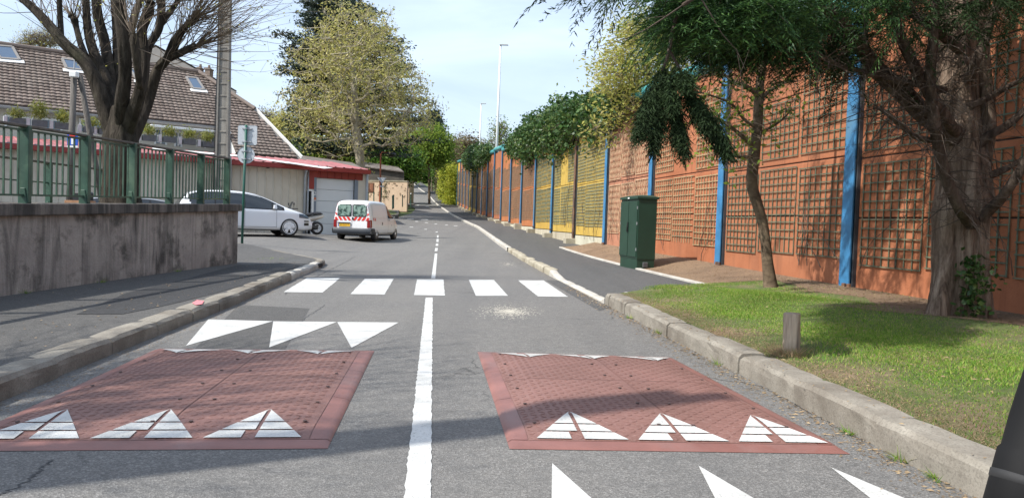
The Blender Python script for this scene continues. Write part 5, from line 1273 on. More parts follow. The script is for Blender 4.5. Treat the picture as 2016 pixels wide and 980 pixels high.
# ================================================================ TREES
def frusta(P0, P1, R0, R1, n=5):
    P0, P1, R0, R1 = map(np.asarray, (P0, P1, R0, R1)); d = P1-P0; L_ = np.linalg.norm(d, axis=1, keepdims=True)+1e-9; d = d/L_
    ref = np.where(np.abs(d[:, 2:3]) > .9, np.array([[1,0,0]]), np.array([[0,0,1]])); u = np.cross(d, ref); u /= np.linalg.norm(u, axis=1, keepdims=True); v = np.cross(d, u)
    out = []
    ang_ = [2*math.pi*k/n for k in range(n+1)]
    for k in range(n):
        c0 = u*math.cos(ang_[k])+v*math.sin(ang_[k]); c1 = u*math.cos(ang_[k+1])+v*math.sin(ang_[k+1])
        out.append(np.stack([P0+c0*R0[:, None], P0+c1*R0[:, None], P1+c1*R1[:, None], P1+c0*R1[:, None]], 1))
    return np.concatenate(out, 0).reshape(-1, 3)
def grow(base, trunk, targets, r_tip, rng, p=2.3, wig=.12, origin_i=None):
    """connects crown targets to a trunk polyline; returns edges with radii"""
    nodes = [np.array(base, float)]; par = [-1]
    for t in trunk: nodes.append(np.array(t, float)); par.append(len(nodes)-2)
    ntr = len(nodes); st = 1 if ntr > 2 else 0
    T = np.array(targets); o_ = nodes[min(ntr-1, max(1, int(ntr*.45)))]; order = np.argsort(np.linalg.norm(T-o_, axis=1)); depth_ = [0]*ntr
    N = np.zeros((len(T)*5+ntr+5, 3)); N[:ntr] = nodes; n = ntr; cost = np.zeros(len(N)); lo_i = max(1, int(ntr*.35)); cost[:lo_i] = 1e6
    for i in order:
        t = T[i]; d = np.linalg.norm(N[:n]-t, axis=1); k = int(np.argmin(d+cost[:n]*.22+ (N[:n, 2] > t[2]+.5)*d*.35))
        a = N[k].copy(); L_ = d[k]; m = max(1, min(4, int(L_/.9))); pk = k
        for j in range(1, m+1):
            q = a+(t-a)*j/m
            if j < m: q = q+rng.normal(0, 1, 3)*L_*wig*.5; q[2] += -math.sin(math.pi*j/m)*L_*.08
            N[n] = q; par.append(pk); cost[n] = (cost[pk] if cost[pk] < 1e5 else 0)+L_/m; pk = n; n += 1
    R_ = np.zeros(n); kids = [0]*n
    for i in range(n-1, 0, -1):
        if R_[i] == 0: R_[i] = r_tip**p
        R_[par[i]] += R_[i]
    R_ = R_**(1/p); return N[:n], par, R_, ntr
def tree(name, label, base, trunk, blobs, n_t, r_tip, leaf, mat_b, mat_l, seed, cat='tree', group=None, lvls=True, hollow=.0, tshell=True, up=.2, asp=.45, r_scale=1, maxr=None):
    rng = np.random.default_rng(seed); T = []; wts = np.array([b[3]*b[4]*b[5] for b in blobs]); wts = wts/wts.sum()
    while len(T) < n_t:
        b = blobs[rng.choice(len(blobs), p=wts)]; v = rng.normal(0, 1, 3); v /= np.linalg.norm(v); r_ = (hollow+(1-hollow)*rng.random())**(1/2.4)
        # uneven outline
        f = 1+.16*math.sin(3*math.atan2(v[1], v[0])+seed)+.12*math.sin(5*v[2]*2+seed*1.7)
        T.append([b[0]+v[0]*b[3]*r_*f, b[1]+v[1]*b[4]*r_*f, b[2]+v[2]*b[5]*r_*f])
    T = np.array(T); N, par, R_, ntr = grow(base, trunk, T, r_tip, rng); R_ = R_*r_scale
    if maxr: R_ = np.minimum(R_, maxr)
    root = thing(name, label, cat, tuple(base), 0, group); par = np.array(par); idx = np.arange(1, len(N))
    big = idx[(R_[idx] > .05)]; sm = idx[(R_[idx] <= .05)]
    V = [frusta(N[par[big]], N[big], np.minimum(R_[par[big]], R_[big]*1.25), R_[big], 9), frusta(N[par[sm]], N[sm], np.minimum(R_[par[sm]], R_[sm]*1.3), R_[sm], 4)]
    fast_mesh('trunk', np.concatenate(V), 4, mat_b, root)
    if leaf:
        n_per, spread, size = leaf; tips = N[ntr:][R_[ntr:] < r_tip*2.2*r_scale]
        # twigs that carry the leaves
        k = 3; A_ = np.repeat(tips, k, 0); B_ = A_+rng.normal(0, 1, A_.shape)*spread*.55+np.array([0,0,spread*.2])
        fast_mesh('twigs', frusta(A_, B_, np.full(len(A_), r_tip*.7*r_scale), np.full(len(A_), r_tip*.25), 3), 4, mat_b, root)
        fast_mesh('crown', cards(np.concatenate([tips, B_]), n_per, spread, size, rng, up, asp), 4, mat_l, root)
    return root
def at(px, py, Y): return np.array(D(px, py, Y))
def blob(px, py, Y, wpx_, hpx, dz=None):
    c = at(px, py, Y); s_ = Y/F; return (c[0], c[1], c[2], wpx_*s_, (dz or wpx_*s_), hpx*s_)
# plane tree in spring leaf, centre left
b_ = at(712, 372, 62); b_[2] = h(b_[0], b_[1])
tree('plane_tree', 'large plane tree with pale mottled branches and sparse yellow green leaves above the garage roof', b_, [at(711,345,62), at(709,318,62), at(706,290,62), at(700,250,62.5), at(698,200,62.5), at(695,140,62.5), at(690,80,62.5)],
     [blob(700,170,62.5,128,150), blob(640,215,62.5,82,80), blob(782,215,62,92,82),blob(610,245,62.5,48,44), blob(690,70,62.5,72,68), blob(705,120,62,110,90)], 1150, .028, (4, .50, .115), M['bark_pla'], M['l_plane'], 11, hollow=.12, up=.1)
# cedar behind it: flat tiers of dark needles
def cedar(name, label, px0, base_px, Y, tiers, seed, mat, dens=1.0):
    rng = np.random.default_rng(seed); b = at(px0, base_px, Y); b[2] = h(b[0], b[1]); root = thing(name, label, 'tree', tuple(b))
    top = at(px0-0, min(t[1] for t in tiers)-6, Y); P0, P1, R0, R1 = [], [], [], []; n_ = 14
    tr = [b+(top-b)*i/n_ for i in range(n_+1)]
    for i in range(n_): P0.append(tr[i]); P1.append(tr[i+1]); R0.append(.65*(1-i/n_)+.06); R1.append(.65*(1-(i+1)/n_)+.06)
    C = []
    for (x0, y0, x1) in tiers:   # tier at height y0 reaching from x0 to x1
        z = at(px0, y0, Y)[2]; 
        for s_ in (x0, x1):
            L_ = abs(at(s_, y0, Y)[0]-b[0])
            for q in range(int(7*dens)):
                a = rng.uniform(-1.1, 1.1)+(0 if s_ > px0 else math.pi); ll = L_*rng.uniform(.6, 1.05); zz = z+rng.normal(0, .5); p = np.array([b[0]+(top[0]-b[0])*.5, b[1], zz-.05*ll]); e = p+np.array([math.cos(a)*ll, math.sin(a)*ll, .10*ll-.02*ll])
                P0.append(p); P1.append(e); R0.append(.09); R1.append(.02)
                for t in np.linspace(.2, 1, int(9+ll*1.2)):
                    c = p+(e-p)*t; w_ = (.9+.9*math.sin(t*2.6))
                    for _ in range(3): C.append(c+np.array([rng.normal(0, .45)*w_, rng.normal(0, .45)*w_, rng.normal(0, .10)+.1]))
    fast_mesh('trunk', frusta(P0, P1, R0, R1, 7), 4, M['bark_sm'], root)
    fast_mesh('crown', cards(C, int(10*dens), (.75,.75,.20), .19, rng, .05, .35), 4, mat, root)
cedar('cedar_tree', 'dark blue green cedar with flat tiers of branches rising behind the plane tree', 655, 330, 74,
      [(612,14,720),(606,36,745),(600,62,765),(598,88,792),(552,98,800),(590,120,812),(562,142,815),(590,168,832),(576,195,838),(585,225,850),(575,255,850),(590,290,845)], 5, M['l_cedar'])
# trees along the far road
FT = [('leafy_tree', 'tree with dark trunk and fresh green leaves beside the far sidewalk before the hedge', (846,371), 112, [(845,345),(844,320),(842,290)], [(842,290,42,40),(815,300,26,26),(868,300,25,30)], 420, (12,1.1,.20), 'l_spring'),
      ('leafy_tree', 'bright green bushy tree behind the corrugated shed roof', (768,352), 100, [(768,335),(768,318)], [(768,310,36,28),(800,330,26,20),(745,318,22,22)], 360, (16,1.2,.22), 'l_green'),
      ('leafy_tree', 'brown and green bushy tree just right of the plane trunk', (800,352), 140, [(800,330),(798,300)], [(800,300,38,36),(770,290,30,26)], 300, (10,1.6,.28), 'l_plane'),
      ('conifer_tree', 'small dark pointed evergreen above the far road', (852,300), 150, [(852,270),(852,240)], [(852,262,17,32),(853,238,9,18)], 220, (16,1.1,.26), 'l_cedar'),
      ('bare_tree', 'brown twiggy tree above the green hedge at the end of the wall', (900,330), 135, [(900,310),(901,292)], [(902,300,24,24),(885,310,18,24)], 420, (3,1.4,.24), 'l_brown'),
      ('bare_tree', 'brown twiggy bush behind the wall below the two lamp posts', (930,320), 120, [(930,305),(930,292)], [(928,300,26,20),(955,305,18,12)], 380, (3,1.2,.22), 'l_brown'),
      ('leafy_tree', 'green tree closing the view at the top of the far road', (820,362), 190, [(820,345),(820,325)], [(820,322,40,34),(860,330,34,30)], 340, (14,2.0,.36), 'l_green'),
      ('leafy_tree', 'olive green tree at the top of the far road on the left', (780,350), 205, [(780,330),(780,310)], [(775,310,42,34)], 260, (12,2.2,.38), 'l_spring'),
      ('leafy_tree', 'dense green tree left of the top of the road above the red roofed hut', (795,345), 165, [(795,325),(795,310)], [(790,325,28,24),(765,335,24,20)], 300, (16,1.5,.28), 'l_green'),
      ('bare_tree', 'leafless grey tree left of the cedar above the house hip', (525,262), 150, [(525,250),(526,235)], [(525,240,26,24),(505,235,15,18)], 480, (2,1.2,.16), 'l_brown'),
      ('leafy_tree', 'yellowish tree low behind the garage between house and plane tree', (565,320), 110, [(566,300),(566,280)], [(566,270,32,42),(600,290,26,24)], 380, (10,1.2,.20), 'l_plane'),
      ('bare_tree', 'leafless far tree just right of the house hip', (548,300), 190, [(548,280),(548,262)], [(548,262,24,26)], 300, (2,1.6,.22), 'l_brown'),
      ('leafy_tree', 'green brown shrub tree behind the garage roof below the plane tree', (640,325), 95, [(640,312),(640,300)], [(640,300,36,18),(690,312,26,12),(600,306,22,14)], 320, (12,1.0,.17), 'l_spring'),
      ('bare_tree', 'slender tree with few pale leaves beside the tall lamp post behind the wall', (985,300), 72, [(984,285),(983,270),(984,255)], [(984,262,20,30),(970,280,14,16),(995,280,12,18)], 130, (2,.5,.10), 'l_spring'),
      ('bare_tree', 'leafless tree tops showing above the left end of the tiled roof', (80,130), 70, [(80,110),(82,90)], [(85,80,44,14),(50,90,30,10)], 420, (1,.7,.07), 'l_plane'),
      ('leafy_tree', 'green hedge like tree right of the far road behind the brown fence posts', (885,362), 150, [(885,345),(885,335)], [(880,335,22,18)], 260, (14,1.4,.26), 'l_green')]
for i, (nm, lb, bp, Y, tr, bl, n_t, leaf, lm) in enumerate(FT):
    b = at(*bp, Y); g_ = h(b[0], b[1]); 
    if b[2] > g_: b[2] = g_
    tree(nm, lb, b, [at(x, y, Y) for x, y in tr], [blob(x, y, Y, a*.85, c*.85) for x, y, a, c in bl], n_t, .022, leaf, M['bark_sm'] if 'leafy' in nm else M['twig'], M[lm], 30+i, group='trees beyond the street')
# far wood that closes the horizon
rng = np.random.default_rng(4); C = []
for i in range(2600):
    a = rng.uniform(-1.25, 1.05); d_ = rng.uniform(200, 250); X = d_*math.sin(a); Y = d_*math.cos(a); g_ = h(X, max(Y, -20))
    hh = 9+3.0*math.sin(a*23)+2.5*math.sin(a*9+1); C.append([X, Y, g_+rng.random()*hh])
tag(fast_mesh('far_wood', cards(C, 14, (4.5,4.5,2.6), .8, rng, .1, .6), 4, M['l_spring'], loc=(0,220,10)), 'pale green and brown wood along the horizon', 'wood', kind='stuff')
# pollarded tree behind the railing
def limb_path(P, Y0, dy=None, n=5):
    pts_ = [Vector(D(x, y, Y0+(d if len(q) > 3 else 0))) if False else None for q in ()]
    K = [(Vector(D(q[0], q[1], Y0+(q[3] if len(q) > 3 else 0))), q[2]*Y0/F/2) for q in P]; out = []; rad = []
    for i in range(len(K)-1):
        p0 = K[max(0, i-1)][0]; p1 = K[i][0]; p2 = K[i+1][0]; p3 = K[min(len(K)-1, i+2)][0]
        for j in range(n):
            t = j/n; out.append(.5*((2*p1)+(p2-p0)*t+(2*p0-5*p1+4*p2-p3)*t*t+(-p0+3*p1-3*p2+p3)*t**3)); rad.append(K[i][1]*(1-t)+K[i+1][1]*t)
    out.append(K[-1][0]); rad.append(K[-1][1]); return out, rad
YP = 13.2
LIMBS = [
 [(240,405,84),(240,385,72),(240,340,66),(240,300,66),(238,270,64),(236,235,44),(238,210,30)],
 [(236,290,50),(222,255,42),(206,212,36),(190,165,32),(165,120,29),(128,88,26),(98,52,23),(66,18,20),(30,-12,16),(-10,-40,12)],
 [(232,270,40),(222,220,34,.2),(208,160,28,.4),(190,118,25,.5),(176,75,22,.6),(170,30,18,.6),(168,-30,16,.6)],
 [(238,260,36),(240,200,32,-.3),(246,150,28,-.4),(244,90,30,-.5),(238,40,28,-.5),(232,-20,26,-.5),(228,-60,22,-.5)],
 [(232,240,30),(222,190,30,.5),(214,140,26,.7),(206,85,24,.9),(192,30,22,.9),(186,-40,20,.9)],
 [(244,130,24,-.4),(254,80,18,-.2),(262,40,16,-.1),(277,0,14,0),(290,-30,12,0)],
 [(248,265,40),(262,225,32,-.2),(276,180,26,-.4),(283,140,25,-.4),(284,100,22,-.4),(280,60,20,-.4),(292,25,24,-.4),(296,5,14,-.4)],
 [(282,150,20,-.4),(292,95,17,-.1),(312,60,17,0),(318,20,18,0),(316,-25,16,0)],
 [(314,50,15,0),(334,25,13,.1),(348,5,11,.1),(362,-15,9,.1)],
 [(250,280,44),(272,240,34,.2),(292,195,26,.4),(306,150,24,.4),(322,122,20,.4),(348,108,17,.3),(378,94,17,.2),(384,92,10,.2)],
 [(312,135,22,.4),(330,115,19,.2),(340,85,14,.1),(356,62,13,.1),(374,46,16,.1),(384,36,10,.1)],
 [(338,112,12,.2),(346,96,11,.3),(356,72,10,.4),(372,48,9,.2)],
 [(120,84,15),(119,50,13,.1),(117,10,12,.1),(116,-30,11,.1)],
 [(168,112,17,.3),(158,85,14,.4),(150,55,13,.5),(146,40,18,.5),(140,32,9,.5)],
 [(276,172,16,-.5),(268,120,15,-.8),(264,80,20,-.9),(262,68,10,-.9)],
 [(236,180,16,.6),(228,120,14,.9),(226,60,12,1.0),(222,0,11,1.0)]]
rng = np.random.default_rng(21)
def pollard():
    b = Vector(D(240, 395, YP)); b.z = 1.1
    root = thing('pollarded_tree', 'leafless pollarded tree with thick dark limbs and thin whips behind the green railing', 'tree', tuple(b))
    q = MB()
    for i, P in enumerate(LIMBS):
        pts_, rad = limb_path(P, YP); rad = [r_*(.78 if i else .94) for r_ in rad]; q.tube(pts_, rad, 26, True, lump=.14, seed=i)
        if i not in (0,):
            e = pts_[-1]; r_ = rad[-1]
            if P[-1][1] > 0 : q.tube([e-(pts_[-1]-pts_[-2]).normalized()*.04, e, e+(pts_[-1]-pts_[-2]).normalized()*.05], [r_*1.2, r_*1.9, r_*.7], 9, lump=.25, seed=i+40)
    q.build('trunk', M['bark_pol'], root, smooth=True)
    P0, P1, R0, R1, L_ = [], [], [], [], []
    src = []
    for i, P in enumerate(LIMBS[1:], 1):
        pts_, rad = limb_path(P, YP); m = len(pts_)
        for k in range(m//2, m): src += [(pts_[k], (pts_[k]-pts_[k-1]).normalized(), i)]*(5 if k == m-1 and P[-1][1] > 0 else 1)
    tot = 0
    for (p, d, i) in src*2:
        for _ in range(2 if i in (9,10,11) else 1):
            v = np.array(d)*.7+rng.normal(0, .55, 3)+np.array([0.12,0,.25]); 
            if i in (9,10,8): v += np.array([.45,0,.1])
            v /= np.linalg.norm(v); a = np.array(p); ln = rng.uniform(.6, 1.7)*(1.35 if i in (8,9,10) else 1.05); m = 7; r0 = rng.uniform(.0035,.008)
            for s_ in range(m):
                v = v+rng.normal(0, .10, 3)+np.array([0,0,.05]); v /= np.linalg.norm(v); e = a+v*ln/m
                P0.append(a); P1.append(e); R0.append(r0*(1-s_/m)+.002); R1.append(r0*(1-(s_+1)/m)+.002)
                if s_ > 2 and rng.random() < .45:
                    w_ = v+rng.normal(0, .6, 3); w_ /= np.linalg.norm(w_); P0.append(e); P1.append(e+w_*rng.uniform(.08,.3)); R0.append(.0025); R1.append(.0015)
                    if rng.random() < .5: L_.append(P1[-1])
                a = e
            tot += 1
    fast_mesh('twigs', frusta(P0, P1, R0, R1, 3), 4, M['twig'], root)
    fast_mesh('young_leaves', cards(L_, 2, .03, .022, rng, .3, .5), 4, M['l_yel'], root)
    return root
pt0 = pollard()
# a second pollarded tree on the same terrace, just out of the picture; it shades the lane
pt1 = copy_tree(pt0); pt1.location = (-7.6, 1.2, 1.0); pt1.rotation_euler = (0,0,R(70)); pt1.scale = (1.35,1.35,1.35); pt1['label'] = 'taller leafless pollarded tree at the near end of the terrace, out of the picture'
for o in (pt0, pt1): o['group'] = 'pollarded trees on the terrace'

# ================================================================ RIGHT SIDE TREES
def spray_cards(P, Dv, L_, rng, leafs=70, w_=.34, size=.032, droop=.25, fat=.17):
    """one flat drooping conifer spray starting at P along Dv"""
    D_ = Dv/np.linalg.norm(Dv); side = np.cross(D_, [0,0,1]); side /= np.linalg.norm(side)+1e-9; nb = int(L_/.045); out = []; stem = []
    t = (np.arange(nb)+.5)/nb; ax = P+np.outer(t*L_, D_); ax[:, 2] -= droop*L_*t*t
    for i in range(nb):
        for s_ in (-1, 1):
            ll = w_*L_*(1.05-t[i])*rng.uniform(.55, 1.1)+.03; dv = D_*.75+side*s_*(.75+rng.normal(0,.15))+np.array([0,0,-.25+rng.normal(0,.18)]); dv /= np.linalg.norm(dv)
            m = max(2, int(ll/(size*.55))); tt = (np.arange(m)+rng.random(m)*.6)/m; c = ax[i]+np.outer(tt*ll, dv); c[:, 2] -= tt**2*ll*.25
            ld = dv+rng.normal(0, .27, (m, 3)); ld /= np.linalg.norm(ld, axis=1)[:, None]; e = np.cross(ld, rng.normal(0,.6,(m,3))+np.array([0,0,1.0])); e /= np.linalg.norm(e, axis=1)[:, None]+1e-9
            s2 = size*(.6+.8*rng.random(m))[:, None]*(1.1-tt*.4)[:, None]
            out.append(np.stack([c-ld*s2*.8, c+e*s2*fat, c+ld*s2*1.15, c-e*s2*fat], 1).reshape(-1, 3))
    return np.concatenate(out), (P, ax[-1])
rng = np.random.default_rng(77)
b_ = Vector(G(1885, 632, .24)); YC = b_.y
CT = thing('conifer_tree', 'large old conifer with split fibrous trunk, dead branches and drooping dark sprays on the verge', 'tree', tuple(b_))
def cl(P): return limb_path(P, YC, n=9)
q = MB()
T1 = [(1885,655,150),(1885,632,124),(1886,600,108),(1888,540,100),(1890,470,98),(1893,420,100),(1896,370,92,.05),(1890,300,84,.1),(1886,220,80,.15),(1884,140,76,.2),(1884,60,70,.25),(1884,-40,64,.3),(1884,-300,50,.3),(1884,-700,30,.3)]
pts_, rad = cl(T1); rad = [r_*.93 for r_ in rad]; q.tube(pts_, rad, 64, lump=.13, seed=5)
T2 = [(1912,640,90,-.1),(1914,600,62,-.15),(1916,520,52,-.12),(1916,450,46,-.1),(1932,400,44),(1930,330,36,.1),(1942,250,34,.2),(1936,150,30,.2),(1930,50,28,.2),(1930,-100,24,.2)]
pts_, rad = cl(T2); q.tube(pts_, rad, 40, lump=.16, seed=6)
q.tube(*cl([(1845,640,60,-.15),(1850,600,40,-.2),(1862,540,34,-.15),(1872,470,26,-.1)]), 14, lump=.16, seed=16)
q.build('trunk', M['bark_con'], CT, smooth=True)
BR = [[(1915,440,34,-.3),(1890,410,28,-.5),(1862,350,26,-.6),(1846,280,25,-.7),(1836,220,24,-.8),(1832,150,22,-.9),(1838,70,20,-1),(1842,-20,18,-1),(1842,-120,14,-1)],
 [(1880,260,30,-.2),(1852,222,30,-.5),(1820,170,26,-.7),(1790,110,24,-.8),(1764,50,22,-.9),(1750,0,20,-.9),(1740,-60,16,-1)],
 [(1880,270,50,-.1),(1820,225,44,-.3),(1775,180,42,-.5),(1730,140,38,-.6),(1695,95,32,-.8),(1672,62,26,-1),(1640,30,18,-1.2),(1590,5,12,-1.5)],
 [(1925,435,34,-.2),(1945,415,26,-.3),(1975,385,22,-.5),(2010,335,20,-.7),(2050,270,18,-.8)],
 [(1915,300,26,0),(1945,268,22,-.1),(1985,245,19,-.1),(2040,195,16,-.2)],
 [(1908,212,20,-.1),(1950,190,16,-.1),(1985,170,12,-.2),(2040,145,9,-.3)],
 [(1835,276,14,-.6),(1800,268,12,-.8),(1775,248,11,-.9),(1745,222,9,-1.0),(1725,212,5,-1)],
 [(1860,178,16,-.3),(1800,165,14,-.6),(1740,155,12,-.8),(1690,140,10,-1),(1650,128,8,-1.2),(1600,100,6,-1.4)],
 [(1905,160,26,-.1),(1925,110,22,-.2),(1945,60,20,-.2),(1965,0,18,-.3)],
 [(1890,100,24,-.4),(1780,20,14,-1.0),(1640,-30,11,-1.7),(1500,-40,9,-2.4),(1400,-20,7,-3.0),(1345,10,6,-3.2)],
 [(1940,350,20,.0),(1975,335,16,-.1),(2040,300,12,-.2)]]
q = MB()
for i, P in enumerate(BR): pp_, rr_ = cl(P); q.tube(pp_, [r_*.78 for r_ in rr_], 12, lump=.16, seed=60+i)
q.build('branches', M['bark_br'], CT, smooth=True)
# dead twigs
P0, P1, R0, R1 = [], [], [], []
def twigs_from(p, d0, n_, ln, r0):
    for _ in range(n_):
        v = np.array(d0)+rng.normal(0, .6, 3); v /= np.linalg.norm(v); a = np.array(p); l_ = ln*rng.uniform(.4, 1.2); m = 5
        for s_ in range(m):
            v = v+rng.normal(0, .16, 3)+np.array([0,0,-.03]); v /= np.linalg.norm(v); e = a+v*l_/m; P0.append(a); P1.append(e); R0.append(r0*(1-s_/m)+.0012); R1.append(r0*(1-(s_+1)/m)+.0012)
            if rng.random() < .7:
                w_ = v+rng.normal(0, .8, 3); w_ /= np.linalg.norm(w_); P0.append(e); P1.append(e+w_*rng.uniform(.05,.25)); R0.append(.0022); R1.append(.001)
            a = e
for i, P in enumerate(BR):
    pp_, rr_ = cl(P)
    for k in range(4, len(pp_)-1, 1):
        if pp_[k].z > 5.2: continue
        twigs_from(pp_[k], (-.3,-.2,.0), (1 if k % 3 else 2) if i in (0,1,2,6,7) else k % 2, .7, .005)
for k in range(7): 
    p = Vector(D(rng.uniform(1860,1915), rng.uniform(60,420), YC-.3)); twigs_from(p, (rng.choice([-1,1])*.9,-.35,.1), 2, .9, .007)
fast_mesh('dead_twigs', frusta(P0, P1, R0, R1, 4), 4, M['twig_dark'], CT)
# foliage
def foliage(regs, name, mat, size=.027):
    Vv = []; S0, S1 = [], []
    for (x0, x1, y0, y1, Y0_, Y1_, n_, dx, L0, L1, dr) in regs:
        for _ in range(n_):
            px, py, Y = rng.uniform(x0, x1), rng.uniform(y0, y1), rng.uniform(Y0_, Y1_); P = np.array(D(px, py, Y))
            dv = np.array([dx+rng.normal(0,.45), -.35+rng.normal(0,.5), -.15+rng.normal(0,.25)]); v_, (a, e) = spray_cards(P, dv, rng.uniform(L0, L1), rng, droop=dr, size=size); Vv.append(v_); S0.append(a); S1.append(e)
    fast_mesh(name, np.concatenate(Vv), 4, mat, CT)
    return S0, S1
s0, s1 = foliage([(1330,1560,-60,45,5.6,7.6,460,-.6,.3,.6,.35),(1320,1480,0,75,5.6,7.4,200,-.6,.25,.5,.35),(1480,1640,-20,75,6.0,8.0,230,-.5,.3,.5,.35),(1640,1780,-90,40,6.5,8.4,160,-.4,.3,.6,.3),(1260,1330,-60,-5,5.4,6.4,30,-.5,.25,.4,.3)], 'foliage', M['l_con'])
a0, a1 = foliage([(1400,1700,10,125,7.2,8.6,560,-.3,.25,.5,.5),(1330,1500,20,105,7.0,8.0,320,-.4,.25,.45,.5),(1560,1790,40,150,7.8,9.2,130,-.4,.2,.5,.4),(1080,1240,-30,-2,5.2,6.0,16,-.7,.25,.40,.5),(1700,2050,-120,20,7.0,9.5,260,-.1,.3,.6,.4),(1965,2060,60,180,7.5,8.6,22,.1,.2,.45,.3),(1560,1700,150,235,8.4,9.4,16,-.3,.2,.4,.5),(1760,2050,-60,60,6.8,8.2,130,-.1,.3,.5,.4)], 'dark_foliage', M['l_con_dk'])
# crown above the picture that shades the trunk and the wall
V = []
for _ in range(110):
    a = rng.uniform(0, 6.28); z = rng.uniform(5.2, 12); rr_ = (1-(z-4.6)/9)*3.6*math.sqrt(rng.random())
    P = np.array([b_.x-.4+math.cos(a)*rr_, b_.y-.2+math.sin(a)*rr_, z]); v_, _ = spray_cards(P, np.array([math.cos(a), math.sin(a), -.2]), rng.uniform(.6, 1.1), rng, droop=.4, size=.07); V.append(v_[::1])
for _ in range(150):
    P = np.array([2.9, 9.7, 5.9])+rng.normal(0, 1, 3)*np.array([.8,1.0,.8]); P[2] = max(P[2], 4.9)
    v_, _ = spray_cards(P, rng.normal(0, 1, 3)*np.array([1,1,.2])+np.array([-.4,0,-.2]), rng.uniform(.5, .9), rng, droop=.4, size=.06); V.append(v_)
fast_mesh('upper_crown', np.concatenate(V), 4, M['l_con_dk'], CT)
# the long hanging sprays
V = []; q = MB()
for P in [[(1335,20,9),(1325,60,8),(1316,105,7),(1304,140,5)], [(1318,100,6),(1335,130,5),(1345,150,4)]]:
    pp_, rr_ = limb_path(P, 5.7); q.tube(pp_, rr_, 6)
q.build('hanging_stem', M['twig_dark'], CT, smooth=True)
for (x0, y0, x1, y1, n_) in [(1309,128,1268,240,230),(1311,125,1290,278,320),(1314,130,1322,200,150),(1318,160,1342,288,340),(1328,138,1352,165,120),(1334,145,1385,240,280),(1350,165,1426,288,380),(1292,160,1262,255,180)]:
    A_, B_ = np.array(D(x0, y0, 5.7)), np.array(D(x1, y1, 5.45))
    for k in range(n_):
        t = rng.random()**.7; c = A_+(B_-A_)*t+rng.normal(0, .026, 3)*(.35+.75*math.sin(t*2.8)); dv = (B_-A_)/np.linalg.norm(B_-A_)+rng.normal(0, .2, 3)
        v_, _ = spray_cards(c, dv, rng.uniform(.08, .16), rng, droop=.15, size=.021, w_=.5); V.append(v_)
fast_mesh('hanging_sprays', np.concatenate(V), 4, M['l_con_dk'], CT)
# ivy on the conifer's trunk
C = [np.array(D(rng.normal(1922, 14), 500+rng.random()**.8*120, YC-.42+rng.random()*.12)) for _ in range(110)]
tag(fast_mesh('ivy', cards(C, 3, .10, .030, rng, 0, .8), 4, M['l_ivy'], loc=tuple(C[0])), 'dark ivy climbing the right side of the old conifer trunk', 'ivy')
# small leafy tree between cabinet and conifer
b_ = Vector(G(1517, 568, .26)); YS = b_.y
SM = thing('small_tree', 'slender leaning tree with thin curved trunk and fresh leaves before the orange wall', 'tree', tuple(b_))
q = MB()
SL = [[(1517,572,34),(1516,556,26),(1512,520,22),(1508,480,20),(1502,440,20),(1490,400,21),(1480,365,22),(1482,325,22),(1488,280,20),(1492,240,19),(1494,200,18),(1497,160,16),(1504,120,13),(1512,80,10),(1516,20,7)],
 [(1484,290,12),(1468,275,9,-.1),(1445,255,7,-.2),(1420,238,6,-.3),(1390,228,4,-.4)],[(1484,305,10),(1460,310,7,-.2),(1430,300,5,-.3),(1395,290,4,-.4)],
 [(1493,190,10),(1470,170,8,-.2),(1445,160,6,-.3),(1415,140,5,-.4),(1385,118,3,-.5)],[(1494,200,9),(1515,180,7,.0),(1540,165,5,0),(1570,160,3,0)],
 [(1488,250,8),(1465,235,6,-.2),(1440,205,5,-.3),(1405,190,4,-.5),(1370,180,3,-.6)],[(1497,150,8),(1475,125,6,-.2),(1450,100,5,-.3),(1430,70,4,-.4)],[(1486,270,8),(1510,255,6,.1),(1535,240,4,.2),(1560,215,3,.2)]]
for i, P in enumerate(SL): q.tube(*limb_path(P, YS), 12 if i == 0 else 7, lump=.08 if i == 0 else 0, seed=i)
q.build('trunk', M['bark_sm'], SM, smooth=True)
P0, P1, R0, R1 = [], [], [], []; C = []
for i, P in enumerate(SL[1:]):
    pp_, rr_ = limb_path(P, YS)
    for k in range(3, len(pp_)):
        n0 = len(P1); twigs_from(pp_[k], (-.35,-.2,.12), 3, .55, .004); C += P1[n0::2]
fast_mesh('twigs', frusta(P0, P1, R0, R1, 3), 4, M['twig'], SM)
C = np.array(C); C = C[rng.random(len(C)) < .38]; fast_mesh('crown', cards(C, 2, .07, .040, rng, .2, .55), 4, M['l_spring'], SM)
# pale yellow green tree leaning over the wall
c0 = at(1262,150,24.5); bx = np.array([xw(24.5)+1.0, 24.5, 4.3])
tree('spring_tree', 'tree with pale yellow green leaves spilling over the wall left of the hanging conifer spray', bx, [bx+[-.1,-.2,1.0], at(1290,190,24.2), at(1275,140,24), at(1268,90,24)],
     [blob(1262,120,24,62,78,1.4), blob(1215,150,24,48,52,1.2), blob(1330,90,24.5,60,60,1.4), blob(1258,215,23.6,58,36,.8), blob(1300,190,23.6,50,50,1.0), blob(1250,60,24,45,40,1.0), blob(1190,255,23.8,44,24,.6)], 620, .007, (5, .42, .068), M['twig'], M['l_yel'], 8, hollow=.1, up=-.25, asp=.38, maxr=.09)
